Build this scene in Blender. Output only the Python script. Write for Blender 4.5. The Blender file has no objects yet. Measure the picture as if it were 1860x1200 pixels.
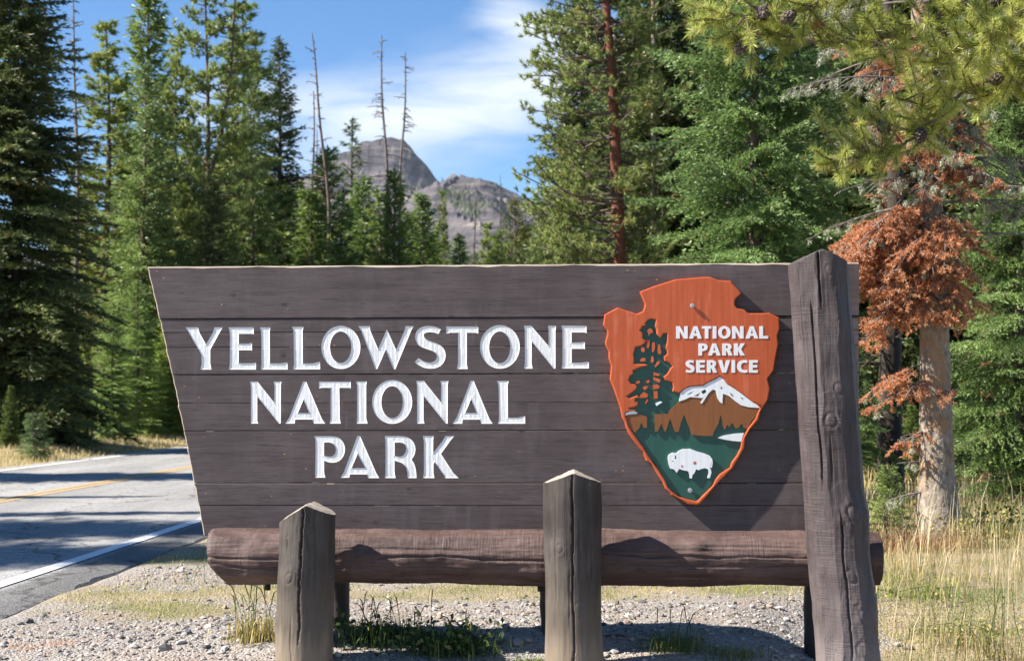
import bpy, bmesh, math, random
import numpy as np
from mathutils import Vector, Matrix, noise
from mathutils.geometry import tessellate_polygon

random.seed(7)
R = np.random.default_rng(11)
S = bpy.context.scene
C = S.collection

# ------------------------------------------------------------------ camera, world, sun
F, CX, HY, H = 2583.0, 930.0, 727.0, 1.24      # focal length, centre column, horizon row (photo pixels), eye height
cam_d = bpy.data.cameras.new('camera')
cam = bpy.data.objects.new('camera', cam_d)
C.objects.link(cam)
cam.location = (0, 0, H)
cam.rotation_euler = (math.radians(90), 0, 0)
cam_d.sensor_width = 36
cam_d.lens = 50
cam_d.shift_y = (HY - 600) / 1860
cam_d.clip_start = 0.1
cam_d.clip_end = 30000
cam_d.dof.use_dof = True
cam_d.dof.focus_distance = 7.15
cam_d.dof.aperture_fstop = 5.0
S.camera = cam

SUN = Vector((6.3, 1.0, -5.55)).normalized()     # the way the light travels
elev = math.asin(-SUN.z)
azim = math.atan2(-SUN.x, -SUN.y)
w = bpy.data.worlds.new('World')
S.world = w
w.use_nodes = True
wt = w.node_tree
for n in list(wt.nodes):
    wt.nodes.remove(n)


def nd(nt, kind, props=None, **ins):
    n = nt.nodes.new(kind)
    for k, v in (props or {}).items():
        setattr(n, k, v)
    for k, v in ins.items():
        key = int(k[1:]) if k[0] == '_' and k[1:].isdigit() else k.replace('_', ' ')
        s = n.inputs[key]
        if isinstance(v, bpy.types.NodeSocket):
            nt.links.new(v, s)
        else:
            if s.type == 'RGBA' and len(v) == 3:
                v = (*v, 1)
            s.default_value = v
    return n


def mth(nt, op, a, b=0.0, clamp=False):
    return nd(nt, 'ShaderNodeMath', {'operation': op, 'use_clamp': clamp}, _0=a, _1=b).outputs[0]


def ramp(nt, fac, stops, interp='LINEAR'):
    n = nt.nodes.new('ShaderNodeValToRGB')
    n.color_ramp.interpolation = interp
    e = n.color_ramp.elements
    while len(e) < len(stops):
        e.new(0.5)
    for i, (p, c) in enumerate(stops):
        e[i].position = p
        e[i].color = (c, c, c, 1) if isinstance(c, (int, float)) else (*c, 1)
    nt.links.new(fac, n.inputs[0])
    return n.outputs[0]


def mix(nt, fac, a, b, blend='MIX'):
    n = nt.nodes.new('ShaderNodeMix')
    n.data_type = 'RGBA'
    n.blend_type = blend
    for s, v in ((n.inputs[0], fac), (n.inputs[6], a), (n.inputs[7], b)):
        if isinstance(v, bpy.types.NodeSocket):
            nt.links.new(v, s)
        elif s.type == 'RGBA':
            s.default_value = (*v, 1) if len(v) == 3 else v
        else:
            s.default_value = v
    return n.outputs[2]


sky = nd(wt, 'ShaderNodeTexSky', {'sky_type': 'NISHITA', 'sun_disc': False, 'sun_elevation': elev,
                                  'sun_rotation': azim % (2 * math.pi), 'altitude': 2200,
                                  'air_density': 1.0, 'dust_density': 0.15, 'ozone_density': 3.0})
skyc = nd(wt, 'ShaderNodeHueSaturation', Saturation=1.2, Value=0.86, Color=sky.outputs[0]).outputs[0]
geo = nd(wt, 'ShaderNodeTexCoord')
sep = nd(wt, 'ShaderNodeSeparateXYZ', Vector=geo.outputs['Generated'])
dx, dy, dz = sep.outputs
# thin high cloud, laid out on a flat layer overhead so that it draws out towards the horizon
inv = mth(wt, 'DIVIDE', 1.0, mth(wt, 'ADD', mth(wt, 'MAXIMUM', dz, 0.0), 0.05))
cx_ = mth(wt, 'MULTIPLY', dx, inv)
cy_ = mth(wt, 'MULTIPLY', dy, inv)
cv = nd(wt, 'ShaderNodeCombineXYZ', X=cx_, Y=cy_, Z=0.0)
cmap = nd(wt, 'ShaderNodeMapping', Vector=cv.outputs[0], Rotation=(0, 0, math.radians(24)), Scale=(0.9, 0.8, 1), Location=(0.35, 0.1, 0))
n1 = nd(wt, 'ShaderNodeTexNoise', Vector=cmap.outputs[0], Scale=1.0, Detail=8.0, Roughness=0.56, Distortion=0.5)
n2 = nd(wt, 'ShaderNodeTexNoise', Vector=cmap.outputs[0], Scale=0.28, Detail=2.0, Roughness=0.5)
# direction slopes: where the bank of cloud stands over the mountain
sx_ = mth(wt, 'DIVIDE', dx, mth(wt, 'MAXIMUM', mth(wt, 'ABSOLUTE', dy), 0.05))
sz_ = mth(wt, 'DIVIDE', dz, mth(wt, 'MAXIMUM', mth(wt, 'ABSOLUTE', dy), 0.05))


def gauss(ax, az, wx, wz, tilt=0.0):
    a = mth(wt, 'SUBTRACT', sx_, ax)
    b = mth(wt, 'SUBTRACT', mth(wt, 'SUBTRACT', sz_, az), mth(wt, 'MULTIPLY', a, tilt))
    q = mth(wt, 'ADD', mth(wt, 'POWER', mth(wt, 'DIVIDE', a, wx), 2.0), mth(wt, 'POWER', mth(wt, 'DIVIDE', b, wz), 2.0))
    return mth(wt, 'POWER', 2.718, mth(wt, 'MULTIPLY', q, -1.0))


bank = mth(wt, 'ADD', gauss(-0.01, 0.215, 0.115, 0.032, 0.25), mth(wt, 'MULTIPLY', gauss(0.012, 0.262, 0.03, 0.017, -0.3), 1.1))
bank = mth(wt, 'ADD', bank, mth(wt, 'MULTIPLY', gauss(-0.17, 0.205, 0.1, 0.02), 0.55))
smap = nd(wt, 'ShaderNodeCombineXYZ', X=mth(wt, 'ADD', mth(wt, 'MULTIPLY', sx_, 9.0), mth(wt, 'MULTIPLY', sz_, 6.0)), Y=mth(wt, 'MULTIPLY', sz_, 42.0), Z=0.0)
n3 = nd(wt, 'ShaderNodeTexNoise', Vector=smap.outputs[0], Scale=1.0, Detail=7.0, Roughness=0.55, Distortion=0.6)
dens = mth(wt, 'ADD', mth(wt, 'MULTIPLY', bank, mth(wt, 'ADD', mth(wt, 'MULTIPLY', n3.outputs[0], 2.6), -0.55)), mth(wt, 'MULTIPLY', mth(wt, 'SUBTRACT', n1.outputs[0], 0.5), 0.55))
dens = mth(wt, 'ADD', dens, mth(wt, 'MULTIPLY', mth(wt, 'SUBTRACT', n2.outputs[0], 0.5), 0.2))
cl = ramp(wt, dens, [(0.05, 0.0), (0.45, 0.5), (0.95, 0.85)])
sc = mix(wt, cl, skyc, (4.9, 5.15, 5.4))
bg = nd(wt, 'ShaderNodeBackground', Color=sc, Strength=0.083)
out = nd(wt, 'ShaderNodeOutputWorld', Surface=bg.outputs[0])

sun_d = bpy.data.lights.new('sun', 'SUN')
sun_d.energy = 5.0
sun_d.angle = math.radians(0.53)
sun_d.color = (1.0, 0.93, 0.83)
sun = bpy.data.objects.new('sun', sun_d)
sun.rotation_euler = SUN.to_track_quat('-Z', 'Y').to_euler()
sun.location = (-30, -5, 30)
C.objects.link(sun)
S.view_settings.view_transform = 'Standard'
S.view_settings.look = 'None'
S.view_settings.gamma = 1
S.view_settings.use_curve_mapping = False
S.view_settings.exposure = 1.42
S.cycles.max_bounces = 8
S.cycles.transparent_max_bounces = 4


# ------------------------------------------------------------------ helpers
def at(px, py, d):
    return Vector(((px - CX) / F * d, d, H + (HY - py) / F * d))


def lin(r, g, b):
    f = lambda c: (c / 255 / 12.92) if c / 255 <= 0.04045 else ((c / 255 + 0.055) / 1.055) ** 2.4
    return (f(r), f(g), f(b))


def tag(o, label=None, cat=None, group=None, kind=None):
    if label: o['label'] = label
    if cat: o['category'] = cat
    if group: o['group'] = group
    if kind: o['kind'] = kind
    return o


def empty(name, loc, rz=0.0):
    o = bpy.data.objects.new(name, None)
    o.empty_display_size = 0.2
    o.location = loc
    o.rotation_euler = (0, 0, rz)
    C.objects.link(o)
    return o


def link(name, me, parent=None, mats=()):
    for m in mats:
        if m.name not in [x.name for x in me.materials if x]:
            me.materials.append(m)
    o = bpy.data.objects.new(name, me)
    C.objects.link(o)
    if parent: o.parent = parent
    return o


def np_mesh(name, v, f, tint=None, smooth=False):
    """v (n,3); f (m,3) or (m,4) index array"""
    v = np.asarray(v, np.float32)
    f = np.asarray(f, np.int32)
    k = f.shape[1]
    me = bpy.data.meshes.new(name)
    me.vertices.add(len(v))
    me.vertices.foreach_set('co', v.ravel())
    me.loops.add(f.size)
    me.loops.foreach_set('vertex_index', f.ravel())
    me.polygons.add(len(f))
    me.polygons.foreach_set('loop_start', np.arange(0, f.size, k, dtype=np.int32))
    me.polygons.foreach_set('use_smooth', np.full(len(f), smooth))
    if tint is not None:
        a = me.attributes.new('tint', 'FLOAT', 'POINT')
        a.data.foreach_set('value', np.asarray(tint, np.float32))
    me.update(calc_edges=True)
    return me


class Soup:
    """collects triangles"""
    def __init__(self):
        self.v, self.t, self.n = [], [], 0

    def tris(self, a, b, c, tint, tip=0.0):
        v = np.stack([a, b, c], 1).reshape(-1, 3)
        self.v.append(v)
        t = np.repeat(tint, 3)
        if tip:                                     # paler young growth, plus sunlit tips over shaded bases painted into the tint
            t = t.reshape(-1, 3)
            k = t[:, 2] < 0.98
            t[k, :2] = np.maximum(0, t[k, :2] - tip * 0.6)
            t[k, 2] = np.minimum(0.97, t[k, 2] + tip)
            t = t.ravel()
        self.t.append(t)

    def mesh(self, name):
        v = np.concatenate(self.v)
        return np_mesh(name, v, np.arange(len(v)).reshape(-1, 3), np.concatenate(self.t))


class Tubes:
    """tapered tubes along polylines, joined"""
    def __init__(self, seg=5):
        self.v, self.f, self.n, self.seg = [], [], 0, seg

    def add(self, pts, rad, seg=None, cap=True):
        s = seg or self.seg
        P = np.asarray(pts, float)
        rad = np.broadcast_to(np.asarray(rad, float), (len(P),))
        T = np.gradient(P, axis=0)
        T /= np.linalg.norm(T, axis=1, keepdims=True) + 1e-9
        ref = np.array([0.31, 0.2, 0.93]) if abs(T[0, 2]) < 0.8 else np.array([0.93, 0.2, 0.31])
        U = np.cross(T, ref)
        U /= np.linalg.norm(U, axis=1, keepdims=True) + 1e-9
        W = np.cross(T, U)
        a = np.arange(s) / s * 2 * math.pi
        ring = P[:, None] + rad[:, None, None] * (U[:, None] * np.cos(a)[None, :, None] + W[:, None] * np.sin(a)[None, :, None])
        self.v.append(ring.reshape(-1, 3))
        m = len(P)
        i = np.arange(m - 1)[:, None] * s
        j = np.arange(s)[None]
        q = np.stack([i + j, i + (j + 1) % s, i + s + (j + 1) % s, i + s + j], -1).reshape(-1, 4) + self.n
        self.f.append(q)
        self.n += m * s

    def mesh(self, name, smooth=True):
        return np_mesh(name, np.concatenate(self.v), np.concatenate(self.f), None, smooth)


def unit(a):
    return a / (np.linalg.norm(a, axis=-1, keepdims=True) + 1e-9)


def rnd_dirs(n):
    return unit(R.normal(size=(n, 3)))


def fbm(x, y, z=0.0, o=4):
    return noise.fractal(Vector((x, y, z)), 0.9, 2.0, o, noise_basis='PERLIN_ORIGINAL')


# ------------------------------------------------------------------ materials
def new_mat(name):
    m = bpy.data.materials.new(name)
    m.use_nodes = True
    nt = m.node_tree
    for n in list(nt.nodes):
        nt.nodes.remove(n)
    o = nt.nodes.new('ShaderNodeOutputMaterial')
    b = nt.nodes.new('ShaderNodeBsdfPrincipled')
    nt.links.new(b.outputs[0], o.inputs[0])
    return m, nt, b, o


def put(nt, s, v):
    if isinstance(v, bpy.types.NodeSocket): nt.links.new(v, s)
    else: s.default_value = (*v, 1) if (s.type == 'RGBA' and len(v) == 3) else v


def foliage(name, dark, light, odd=None, odd_at=0.95, trans=0.33, rough=0.45):
    m, nt, b, o = new_mat(name)
    t = nd(nt, 'ShaderNodeAttribute', {'attribute_name': 'tint'}).outputs['Fac']
    oi = nd(nt, 'ShaderNodeObjectInfo')
    geo = nd(nt, 'ShaderNodeTexCoord')
    nz = nd(nt, 'ShaderNodeTexNoise', Vector=geo.outputs['Object'], Scale=1.3, Detail=3.0).outputs[0]
    f = mth(nt, 'ADD', mth(nt, 'MULTIPLY', t, 0.7), mth(nt, 'MULTIPLY', mth(nt, 'SUBTRACT', nz, 0.35), 0.8), True)
    col = mix(nt, f, dark, light)
    if odd:
        col = mix(nt, ramp(nt, t, [(odd_at, 0), (min(1, odd_at + 0.01), 1)], 'CONSTANT'), col, odd)
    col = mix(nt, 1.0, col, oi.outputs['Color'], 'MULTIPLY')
    put(nt, b.inputs['Base Color'], col)
    b.inputs['Roughness'].default_value = rough
    b.inputs['Specular IOR Level'].default_value = 0.5
    tr = nd(nt, 'ShaderNodeBsdfTranslucent', Color=col)
    mx = nd(nt, 'ShaderNodeMixShader', _0=trans, _1=b.outputs[0], _2=tr.outputs[0])
    nt.links.new(mx.outputs[0], o.inputs[0])
    return m


def bark(name, a, b_, scale=14, stretch=0.25, bump=0.6, patch=None):
    m, nt, b, o = new_mat(name)
    tc = nd(nt, 'ShaderNodeTexCoord').outputs['Object']
    mp = nd(nt, 'ShaderNodeMapping', Vector=tc, Scale=(1, 1, stretch)).outputs[0]
    n1 = nd(nt, 'ShaderNodeTexNoise', Vector=mp, Scale=scale, Detail=6.0, Roughness=0.65).outputs[0]
    vo = nd(nt, 'ShaderNodeTexVoronoi', {'feature': 'DISTANCE_TO_EDGE'}, Vector=mp, Scale=scale * 1.3).outputs[0]
    col = mix(nt, ramp(nt, n1, [(0.3, 0), (0.7, 1)]), a, b_)
    if patch:
        n2 = nd(nt, 'ShaderNodeTexNoise', Vector=tc, Scale=3.5, Detail=4.0).outputs[0]
        col = mix(nt, ramp(nt, n2, [(0.52, 0), (0.62, 0.85)]), col, patch)
    put(nt, b.inputs['Base Color'], col)
    b.inputs['Roughness'].default_value = 0.85
    hgt = mth(nt, 'ADD', mth(nt, 'MULTIPLY', n1, 0.6), mth(nt, 'MULTIPLY', ramp(nt, vo, [(0, 0), (0.2, 1)]), 0.18))
    bp = nd(nt, 'ShaderNodeBump', Height=hgt, Strength=bump, Distance=0.02)
    nt.links.new(bp.outputs[0], b.inputs['Normal'])
    return m


def wood(name, a, b_, axis='x', worn=None, worn_amt=0.5, chip=None, base_dirt=None, bump=0.25, rough=0.62, streak=1.0, checks=0.0, chatter=0.0, stain=None):
    """painted or stained timber with long grain"""
    m, nt, b, o = new_mat(name)
    tc = nd(nt, 'ShaderNodeTexCoord').outputs['Object']
    oi = nd(nt, 'ShaderNodeObjectInfo')
    off = nd(nt, 'ShaderNodeVectorMath', {'operation': 'ADD'}, _0=tc, _1=nd(nt, 'ShaderNodeCombineXYZ', X=mth(nt, 'MULTIPLY', oi.outputs['Random'], 13.0), Y=0.0, Z=0.0).outputs[0]).outputs[0]
    sc = (0.9, 12, 14) if axis == 'x' else (11, 11, 0.7)
    mp = nd(nt, 'ShaderNodeMapping', Vector=off, Scale=sc).outputs[0]
    g1 = nd(nt, 'ShaderNodeTexNoise', Vector=mp, Scale=2.2, Detail=6.0, Roughness=0.6, Distortion=0.35).outputs[0]
    g2 = nd(nt, 'ShaderNodeTexNoise', Vector=mp, Scale=9.0, Detail=4.0, Roughness=0.7, Distortion=0.6).outputs[0]
    sc3 = (2.5, 3, 3.5)
    n3 = nd(nt, 'ShaderNodeTexNoise', Vector=nd(nt, 'ShaderNodeMapping', Vector=off, Scale=sc3).outputs[0], Scale=1.2, Detail=5.0, Roughness=0.6).outputs[0]
    col = mix(nt, ramp(nt, mth(nt, 'ADD', mth(nt, 'MULTIPLY', g1, 0.65), mth(nt, 'MULTIPLY', n3, 0.35)), [(0.33, 0), (0.67, 1)]), a, b_)
    dk = ramp(nt, g2, [(0.30, 0.55), (0.44, 1.0)])
    col = mix(nt, streak, col, mix(nt, 1.0, col, dk, 'MULTIPLY'))
    ck = None
    if checks:
        msc = (0.55, 16, 16) if axis == 'x' else (16, 16, 0.55)
        cn_ = nd(nt, 'ShaderNodeTexNoise', Vector=nd(nt, 'ShaderNodeMapping', Vector=off, Scale=msc).outputs[0], Scale=2.2, Detail=3.0, Roughness=0.5, Distortion=0.5).outputs[0]
        ck = mth(nt, 'ABSOLUTE', mth(nt, 'SUBTRACT', cn_, 0.5))
        brk = nd(nt, 'ShaderNodeTexNoise', Vector=off, Scale=3.0, Detail=2.0).outputs[0]
        ck = mth(nt, 'ADD', ck, mth(nt, 'MULTIPLY', ramp(nt, brk, [(0.4, 0.0), (0.55, 1.0)]), 0.05))
        ck = ramp(nt, ck, [(0.0, 0.0), (0.014, 1.0)])
        col = mix(nt, mth(nt, 'MULTIPLY', mth(nt, 'SUBTRACT', 1.0, ck), checks), col, (0.012, 0.010, 0.009))
    if stain:
        st_ = nd(nt, 'ShaderNodeTexNoise', Vector=nd(nt, 'ShaderNodeMapping', Vector=off, Scale=(7, 7, 1.3)).outputs[0], Scale=1.3, Detail=6.0, Roughness=0.65).outputs[0]
        st2 = nd(nt, 'ShaderNodeTexNoise', Vector=off, Scale=1.1, Detail=3.0).outputs[0]
        col = mix(nt, mth(nt, 'MULTIPLY', ramp(nt, st_, [(0.5, 0), (0.68, 0.55)]), ramp(nt, st2, [(0.4, 0.1), (0.65, 1)])), col, stain)
        sc_ = nd(nt, 'ShaderNodeTexNoise', Vector=nd(nt, 'ShaderNodeMapping', Vector=off, Scale=(30, 5, 3.5), Rotation=(0, 0.5, 0)).outputs[0], Scale=1.0, Detail=2.0).outputs[0]
        col = mix(nt, mth(nt, 'MULTIPLY', ramp(nt, sc_, [(0.70, 0), (0.76, 0.4)]), ramp(nt, st2, [(0.45, 0), (0.55, 1)])), col, stain)
        kv = nd(nt, 'ShaderNodeTexVoronoi', Vector=nd(nt, 'ShaderNodeMapping', Vector=off, Scale=(0.8, 1, 1.5)).outputs[0], Scale=5.5)
        kc = nd(nt, 'ShaderNodeSeparateColor', Color=kv.outputs['Color']).outputs[1]
        kn = mth(nt, 'MULTIPLY', mth(nt, 'GREATER_THAN', kc, 0.7), ramp(nt, kv.outputs['Distance'], [(0.05, 0.8), (0.10, 0.0)]))
        col = mix(nt, kn, col, tuple(c_ * 0.35 for c_ in a))
    if worn:
        wv = ramp(nt, mth(nt, 'ADD', mth(nt, 'MULTIPLY', n3, 0.6), mth(nt, 'MULTIPLY', g2, 0.4)), [(0.48, 0), (0.66, worn_amt)])
        col = mix(nt, wv, col, worn)
    if chip:
        ch = nd(nt, 'ShaderNodeTexVoronoi', Vector=nd(nt, 'ShaderNodeMapping', Vector=off, Scale=(1, 1, 2.1) if axis == 'x' else (2.1, 2.1, 1)).outputs[0], Scale=26.0, Randomness=1.0)
        cn = nd(nt, 'ShaderNodeTexNoise', Vector=off, Scale=2.0, Detail=3.0).outputs[0]
        cs = nd(nt, 'ShaderNodeSeparateColor', Color=ch.outputs['Color'])
        small = mth(nt, 'LESS_THAN', mth(nt, 'ADD', ch.outputs['Distance'], mth(nt, 'MULTIPLY', g2, 0.25)), 0.24)
        msk = mth(nt, 'MULTIPLY', mth(nt, 'MULTIPLY', small, mth(nt, 'GREATER_THAN', cs.outputs[0], 0.86)), mth(nt, 'GREATER_THAN', cn, 0.52))
        col = mix(nt, msk, col, chip)
    if base_dirt:
        z = nd(nt, 'ShaderNodeSeparateXYZ', Vector=tc).outputs[2]
        bz = mth(nt, 'ADD', z, mth(nt, 'MULTIPLY', mth(nt, 'SUBTRACT', g1, 0.5), 0.35))
        col = mix(nt, ramp(nt, bz, [(0.0, 0.95), (0.13, 0.35), (0.45, 0)]), col, base_dirt)
    put(nt, b.inputs['Base Color'], col)
    put(nt, b.inputs['Roughness'], ramp(nt, n3, [(0.3, rough - 0.1), (0.7, rough + 0.15)]))
    b.inputs['Specular IOR Level'].default_value = 0.4
    hgt = mth(nt, 'ADD', mth(nt, 'MULTIPLY', g1, 0.4), mth(nt, 'MULTIPLY', g2, 0.6))
    if ck: hgt = mth(nt, 'ADD', hgt, mth(nt, 'MULTIPLY', ck, 1.2 * checks))
    if chatter:
        cm = (70, 5, 5) if axis == 'x' else (5, 5, 70)
        c1_ = nd(nt, 'ShaderNodeTexNoise', Vector=nd(nt, 'ShaderNodeMapping', Vector=off, Scale=cm).outputs[0], Scale=1.6, Detail=3.0, Roughness=0.6).outputs[0]
        c2_ = nd(nt, 'ShaderNodeTexNoise', Vector=off, Scale=4.0, Detail=2.0).outputs[0]
        hgt = mth(nt, 'ADD', hgt, mth(nt, 'MULTIPLY', mth(nt, 'MULTIPLY', c1_, chatter), ramp(nt, c2_, [(0.4, 0.15), (0.6, 1.0)])))
    bp = nd(nt, 'ShaderNodeBump', Height=hgt, Strength=bump, Distance=0.008)
    nt.links.new(bp.outputs[0], b.inputs['Normal'])
    return m


def paint(name, col, rough=0.4, var=0.12, wear=None, bump=0.08, spec=0.5, wear_lo=0.62):
    m, nt, b, o = new_mat(name)
    tc = nd(nt, 'ShaderNodeTexCoord').outputs['Object']
    mp = nd(nt, 'ShaderNodeMapping', Vector=tc, Scale=(28, 28, 1.6)).outputs[0]
    n1 = nd(nt, 'ShaderNodeTexNoise', Vector=mp, Scale=2.0, Detail=4.0).outputs[0]
    n2 = nd(nt, 'ShaderNodeTexNoise', Vector=tc, Scale=9.0, Detail=5.0, Roughness=0.65).outputs[0]
    c = mix(nt, ramp(nt, n1, [(0.3, 0), (0.7, 1)]), tuple(x * (1 - var) for x in col), tuple(min(1, x * (1 + var)) for x in col))
    if wear:
        c = mix(nt, ramp(nt, mth(nt, 'ADD', mth(nt, 'MULTIPLY', n1, 0.5), mth(nt, 'MULTIPLY', n2, 0.5)), [(wear_lo, 0), (wear_lo + 0.1, 0.5)]), c, wear)
    put(nt, b.inputs['Base Color'], c)
    put(nt, b.inputs['Roughness'], ramp(nt, n2, [(0.3, max(0.05, rough - 0.08)), (0.7, rough + 0.12)]))
    b.inputs['Specular IOR Level'].default_value = spec
    bp = nd(nt, 'ShaderNodeBump', Height=mth(nt, 'ADD', n1, n2), Strength=bump, Distance=0.01)
    nt.links.new(bp.outputs[0], b.inputs['Normal'])
    return m


def simple(name, col, rough=0.8, metal=0.0, attr_var=None):
    m, nt, b, o = new_mat(name)
    c = col
    if attr_var:
        t = nd(nt, 'ShaderNodeAttribute', {'attribute_name': 'tint'}).outputs['Fac']
        c = ramp(nt, t, attr_var)
    tc = nd(nt, 'ShaderNodeTexCoord').outputs['Object']
    n2 = nd(nt, 'ShaderNodeTexNoise', Vector=tc, Scale=30.0, Detail=4.0).outputs[0]
    c = mix(nt, mth(nt, 'MULTIPLY', n2, 0.5), c, (0.0, 0.0, 0.0)) if not attr_var else mix(nt, 1.0, c, ramp(nt, n2, [(0.3, 0.75), (0.7, 1.1)]), 'MULTIPLY')
    put(nt, b.inputs['Base Color'], c)
    b.inputs['Roughness'].default_value = rough
    b.inputs['Metallic'].default_value = metal
    b.inputs['Specular IOR Level'].default_value = 0.3
    return m


M_BOARD = wood('board_stain', lin(69, 58, 57), lin(90, 79, 79), 'x', worn=lin(114, 106, 107), worn_amt=0.3, chip=lin(196, 140, 92), bump=0.2, checks=0.3, stain=lin(106, 98, 99))
M_LOG = wood('log_stain', lin(64, 48, 44), lin(92, 72, 67), 'x', worn=lin(126, 106, 100), worn_amt=0.4, bump=0.5, streak=0.8, checks=0.95, chatter=1.0, stain=lin(112, 92, 87))
M_POST = wood('weathered_post', lin(43, 37, 35), lin(66, 59, 55), 'z', worn=lin(98, 91, 86), worn_amt=0.5, chip=lin(180, 130, 76), base_dirt=lin(124, 111, 95), bump=0.6, checks=0.95, stain=lin(96, 87, 79))
M_TALL = wood('stained_post', lin(54, 46, 46), lin(77, 67, 68), 'z', worn=lin(106, 97, 98), worn_amt=0.35, base_dirt=lin(116, 107, 106), bump=0.5, streak=0.6, checks=0.6, chatter=1.2, stain=lin(102, 92, 91))
M_BARE = wood('bare_wood', lin(140, 124, 110), lin(186, 174, 158), 'x', worn=lin(110, 98, 96), worn_amt=0.6, bump=0.3)
M_POSTTOP = wood('bare_end_grain', lin(150, 138, 124), lin(184, 174, 160), 'z', worn=lin(120, 110, 100), worn_amt=0.4, bump=0.3)
M_DARKWOOD = wood('dark_wood', lin(52, 44, 42), lin(70, 60, 56), 'z', bump=0.3)
M_WHITE = paint('white_paint', (0.80, 0.80, 0.79), 0.5, 0.04, wear=lin(168, 165, 162), wear_lo=0.63, bump=0.25)
M_WHITE2 = paint('white_plaque_paint', (0.76, 0.78, 0.80), 0.5, 0.05, wear=lin(214, 150, 120), wear_lo=0.68)
M_ORANGE = paint('orange_plaque_paint', lin(184, 84, 43), 0.30, 0.13, wear=lin(196, 118, 90), wear_lo=0.55)
M_GREEN = paint('green_plaque_paint', lin(32, 78, 68), 0.35, 0.1)
M_BROWN = paint('brown_plaque_paint', lin(128, 78, 38), 0.45, 0.08, wear=lin(150, 110, 100), wear_lo=0.64)
M_STEEL = simple('galvanised_steel', (0.55, 0.56, 0.57), 0.45, 0.6)
M_IRON = simple('rusty_bolt', (0.05, 0.04, 0.035), 0.7, 0.4)

# ------------------------------------------------------------------ ground, road, mountain
RS = 0.0403                       # the road leans this much to the right per metre ahead


def lat(x, y): return x - RS * y


def sst(a, b, x):
    t = min(1, max(0, (x - a) / (b - a)))
    return t * t * (3 - 2 * t)


def ground_z(x, y):
    z = -0.11 * sst(0.0, 0.75, 7.65 - y) - 0.03 * max(0, min(3.0, 6.9 - y))
    l = lat(x, y)
    under = sst(-11.2, -10.3, l) * (1 - sst(-3.55, -3.2, l))
    near = math.exp(-((x - 1.0) ** 2 + (y - 9) ** 2) / 120)
    z -= 0.25 * sst(1.25, 2.0, x) * sst(0, 1.3, 9.4 - y) * (1 - sst(3.5, 6, x))
    z += near * 0.025 * fbm(x * 0.9, y * 0.9, 1.7)
    if x > 2.2: z += 0.10 * sst(2.2, 5, x) * (0.5 + 0.5 * fbm(x * 0.4, y * 0.4, 9))
    if l < -10.4: z += 0.25 * sst(10.4, 14, -l) + 0.1 * fbm(x * 0.3, y * 0.3, 4)
    z = z * (1 - under) - 0.10 * under
    return z


def grass_mask(x, y):
    """how much turf grows here (0 gravel .. 1 grass)"""
    l = lat(x, y)
    n = fbm(x * 1.1, y * 1.6, 3.3, 5)
    g = 0.0
    # strip behind the log, thinning to the front
    g = max(g, math.exp(-((y - 9.35 - 0.1 * x) / 0.62) ** 2) * (0.75 + 0.6 * n))
    g = max(g, math.exp(-((y - 8.45) / 0.45) ** 2 - ((x + 2.25) / 0.7) ** 2) * (0.8 + 0.8 * n))
    g = max(g, 0.9 * sst(10.0, 11.0, y) * (0.8 + 0.5 * n) * (1 - sst(-3.6, -2.6, -x + 0.0) * 0))
    edge = 1.85 + 0.14 * (y - 7) + 0.25 * n
    g = max(g, sst(edge - 0.25, edge + 0.35, x) * sst(5.8, 6.8, y + 0.5 * x - 0.6))
    g = max(g, 0.9 * sst(11.0, 14.0, y))
    if l < -10.2: g = 1.0
    return min(1.0, max(0.0, g))


xs = np.unique(np.concatenate([np.linspace(-4500, -400, 12), np.linspace(-400, -40, 14), np.linspace(-40, -6, 36), np.arange(-6, 5.5, 0.085), np.linspace(5.5, 40, 36), np.linspace(40, 400, 14), np.linspace(400, 4500, 12)]))
ys = np.unique(np.concatenate([np.linspace(-400, -10, 8), np.linspace(-10, 4.5, 20), np.arange(4.5, 13, 0.085), np.linspace(13, 60, 60), np.linspace(60, 500, 30), np.linspace(500, 4600, 16)]))
GX, GY = np.meshgrid(xs, ys)
gz = np.array([[ground_z(x, y) for x in xs] for y in ys])
gm = np.array([[grass_mask(x, y) if -60 < x < 60 and 0 < y < 100 else 1.0 for x in xs] for y in ys])
nx, ny = len(xs), len(ys)
gi = (np.arange(ny - 1)[:, None] * nx + np.arange(nx - 1)[None]).ravel()
me = np_mesh('ground', np.stack([GX, GY, gz], -1).reshape(-1, 3), np.stack([gi, gi + 1, gi + nx + 1, gi + nx], -1), gm.ravel(), True)
m, nt, b, o = new_mat('gravel_and_soil')
tc = nd(nt, 'ShaderNodeTexCoord').outputs['Object']
gmask = nd(nt, 'ShaderNodeAttribute', {'attribute_name': 'tint'}).outputs['Fac']
v1 = nd(nt, 'ShaderNodeTexVoronoi', Vector=tc, Scale=55.0)
v2 = nd(nt, 'ShaderNodeTexVoronoi', Vector=tc, Scale=130.0)
n1 = nd(nt, 'ShaderNodeTexNoise', Vector=tc, Scale=1.6, Detail=6.0, Roughness=0.6).outputs[0]
n2 = nd(nt, 'ShaderNodeTexNoise', Vector=tc, Scale=18.0, Detail=5.0, Roughness=0.65).outputs[0]
peb = ramp(nt, nd(nt, 'ShaderNodeSeparateColor', Color=v1.outputs['Color']).outputs[0], [(0.0, lin(96, 94, 93)), (0.35, lin(146, 141, 136)), (0.7, lin(167, 161, 155)), (1.0, lin(132, 129, 134))])
peb2 = ramp(nt, nd(nt, 'ShaderNodeSeparateColor', Color=v2.outputs['Color']).outputs[0], [(0.0, lin(112, 102, 93)), (0.5, lin(150, 143, 136)), (1.0, lin(170, 166, 160))])
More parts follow.
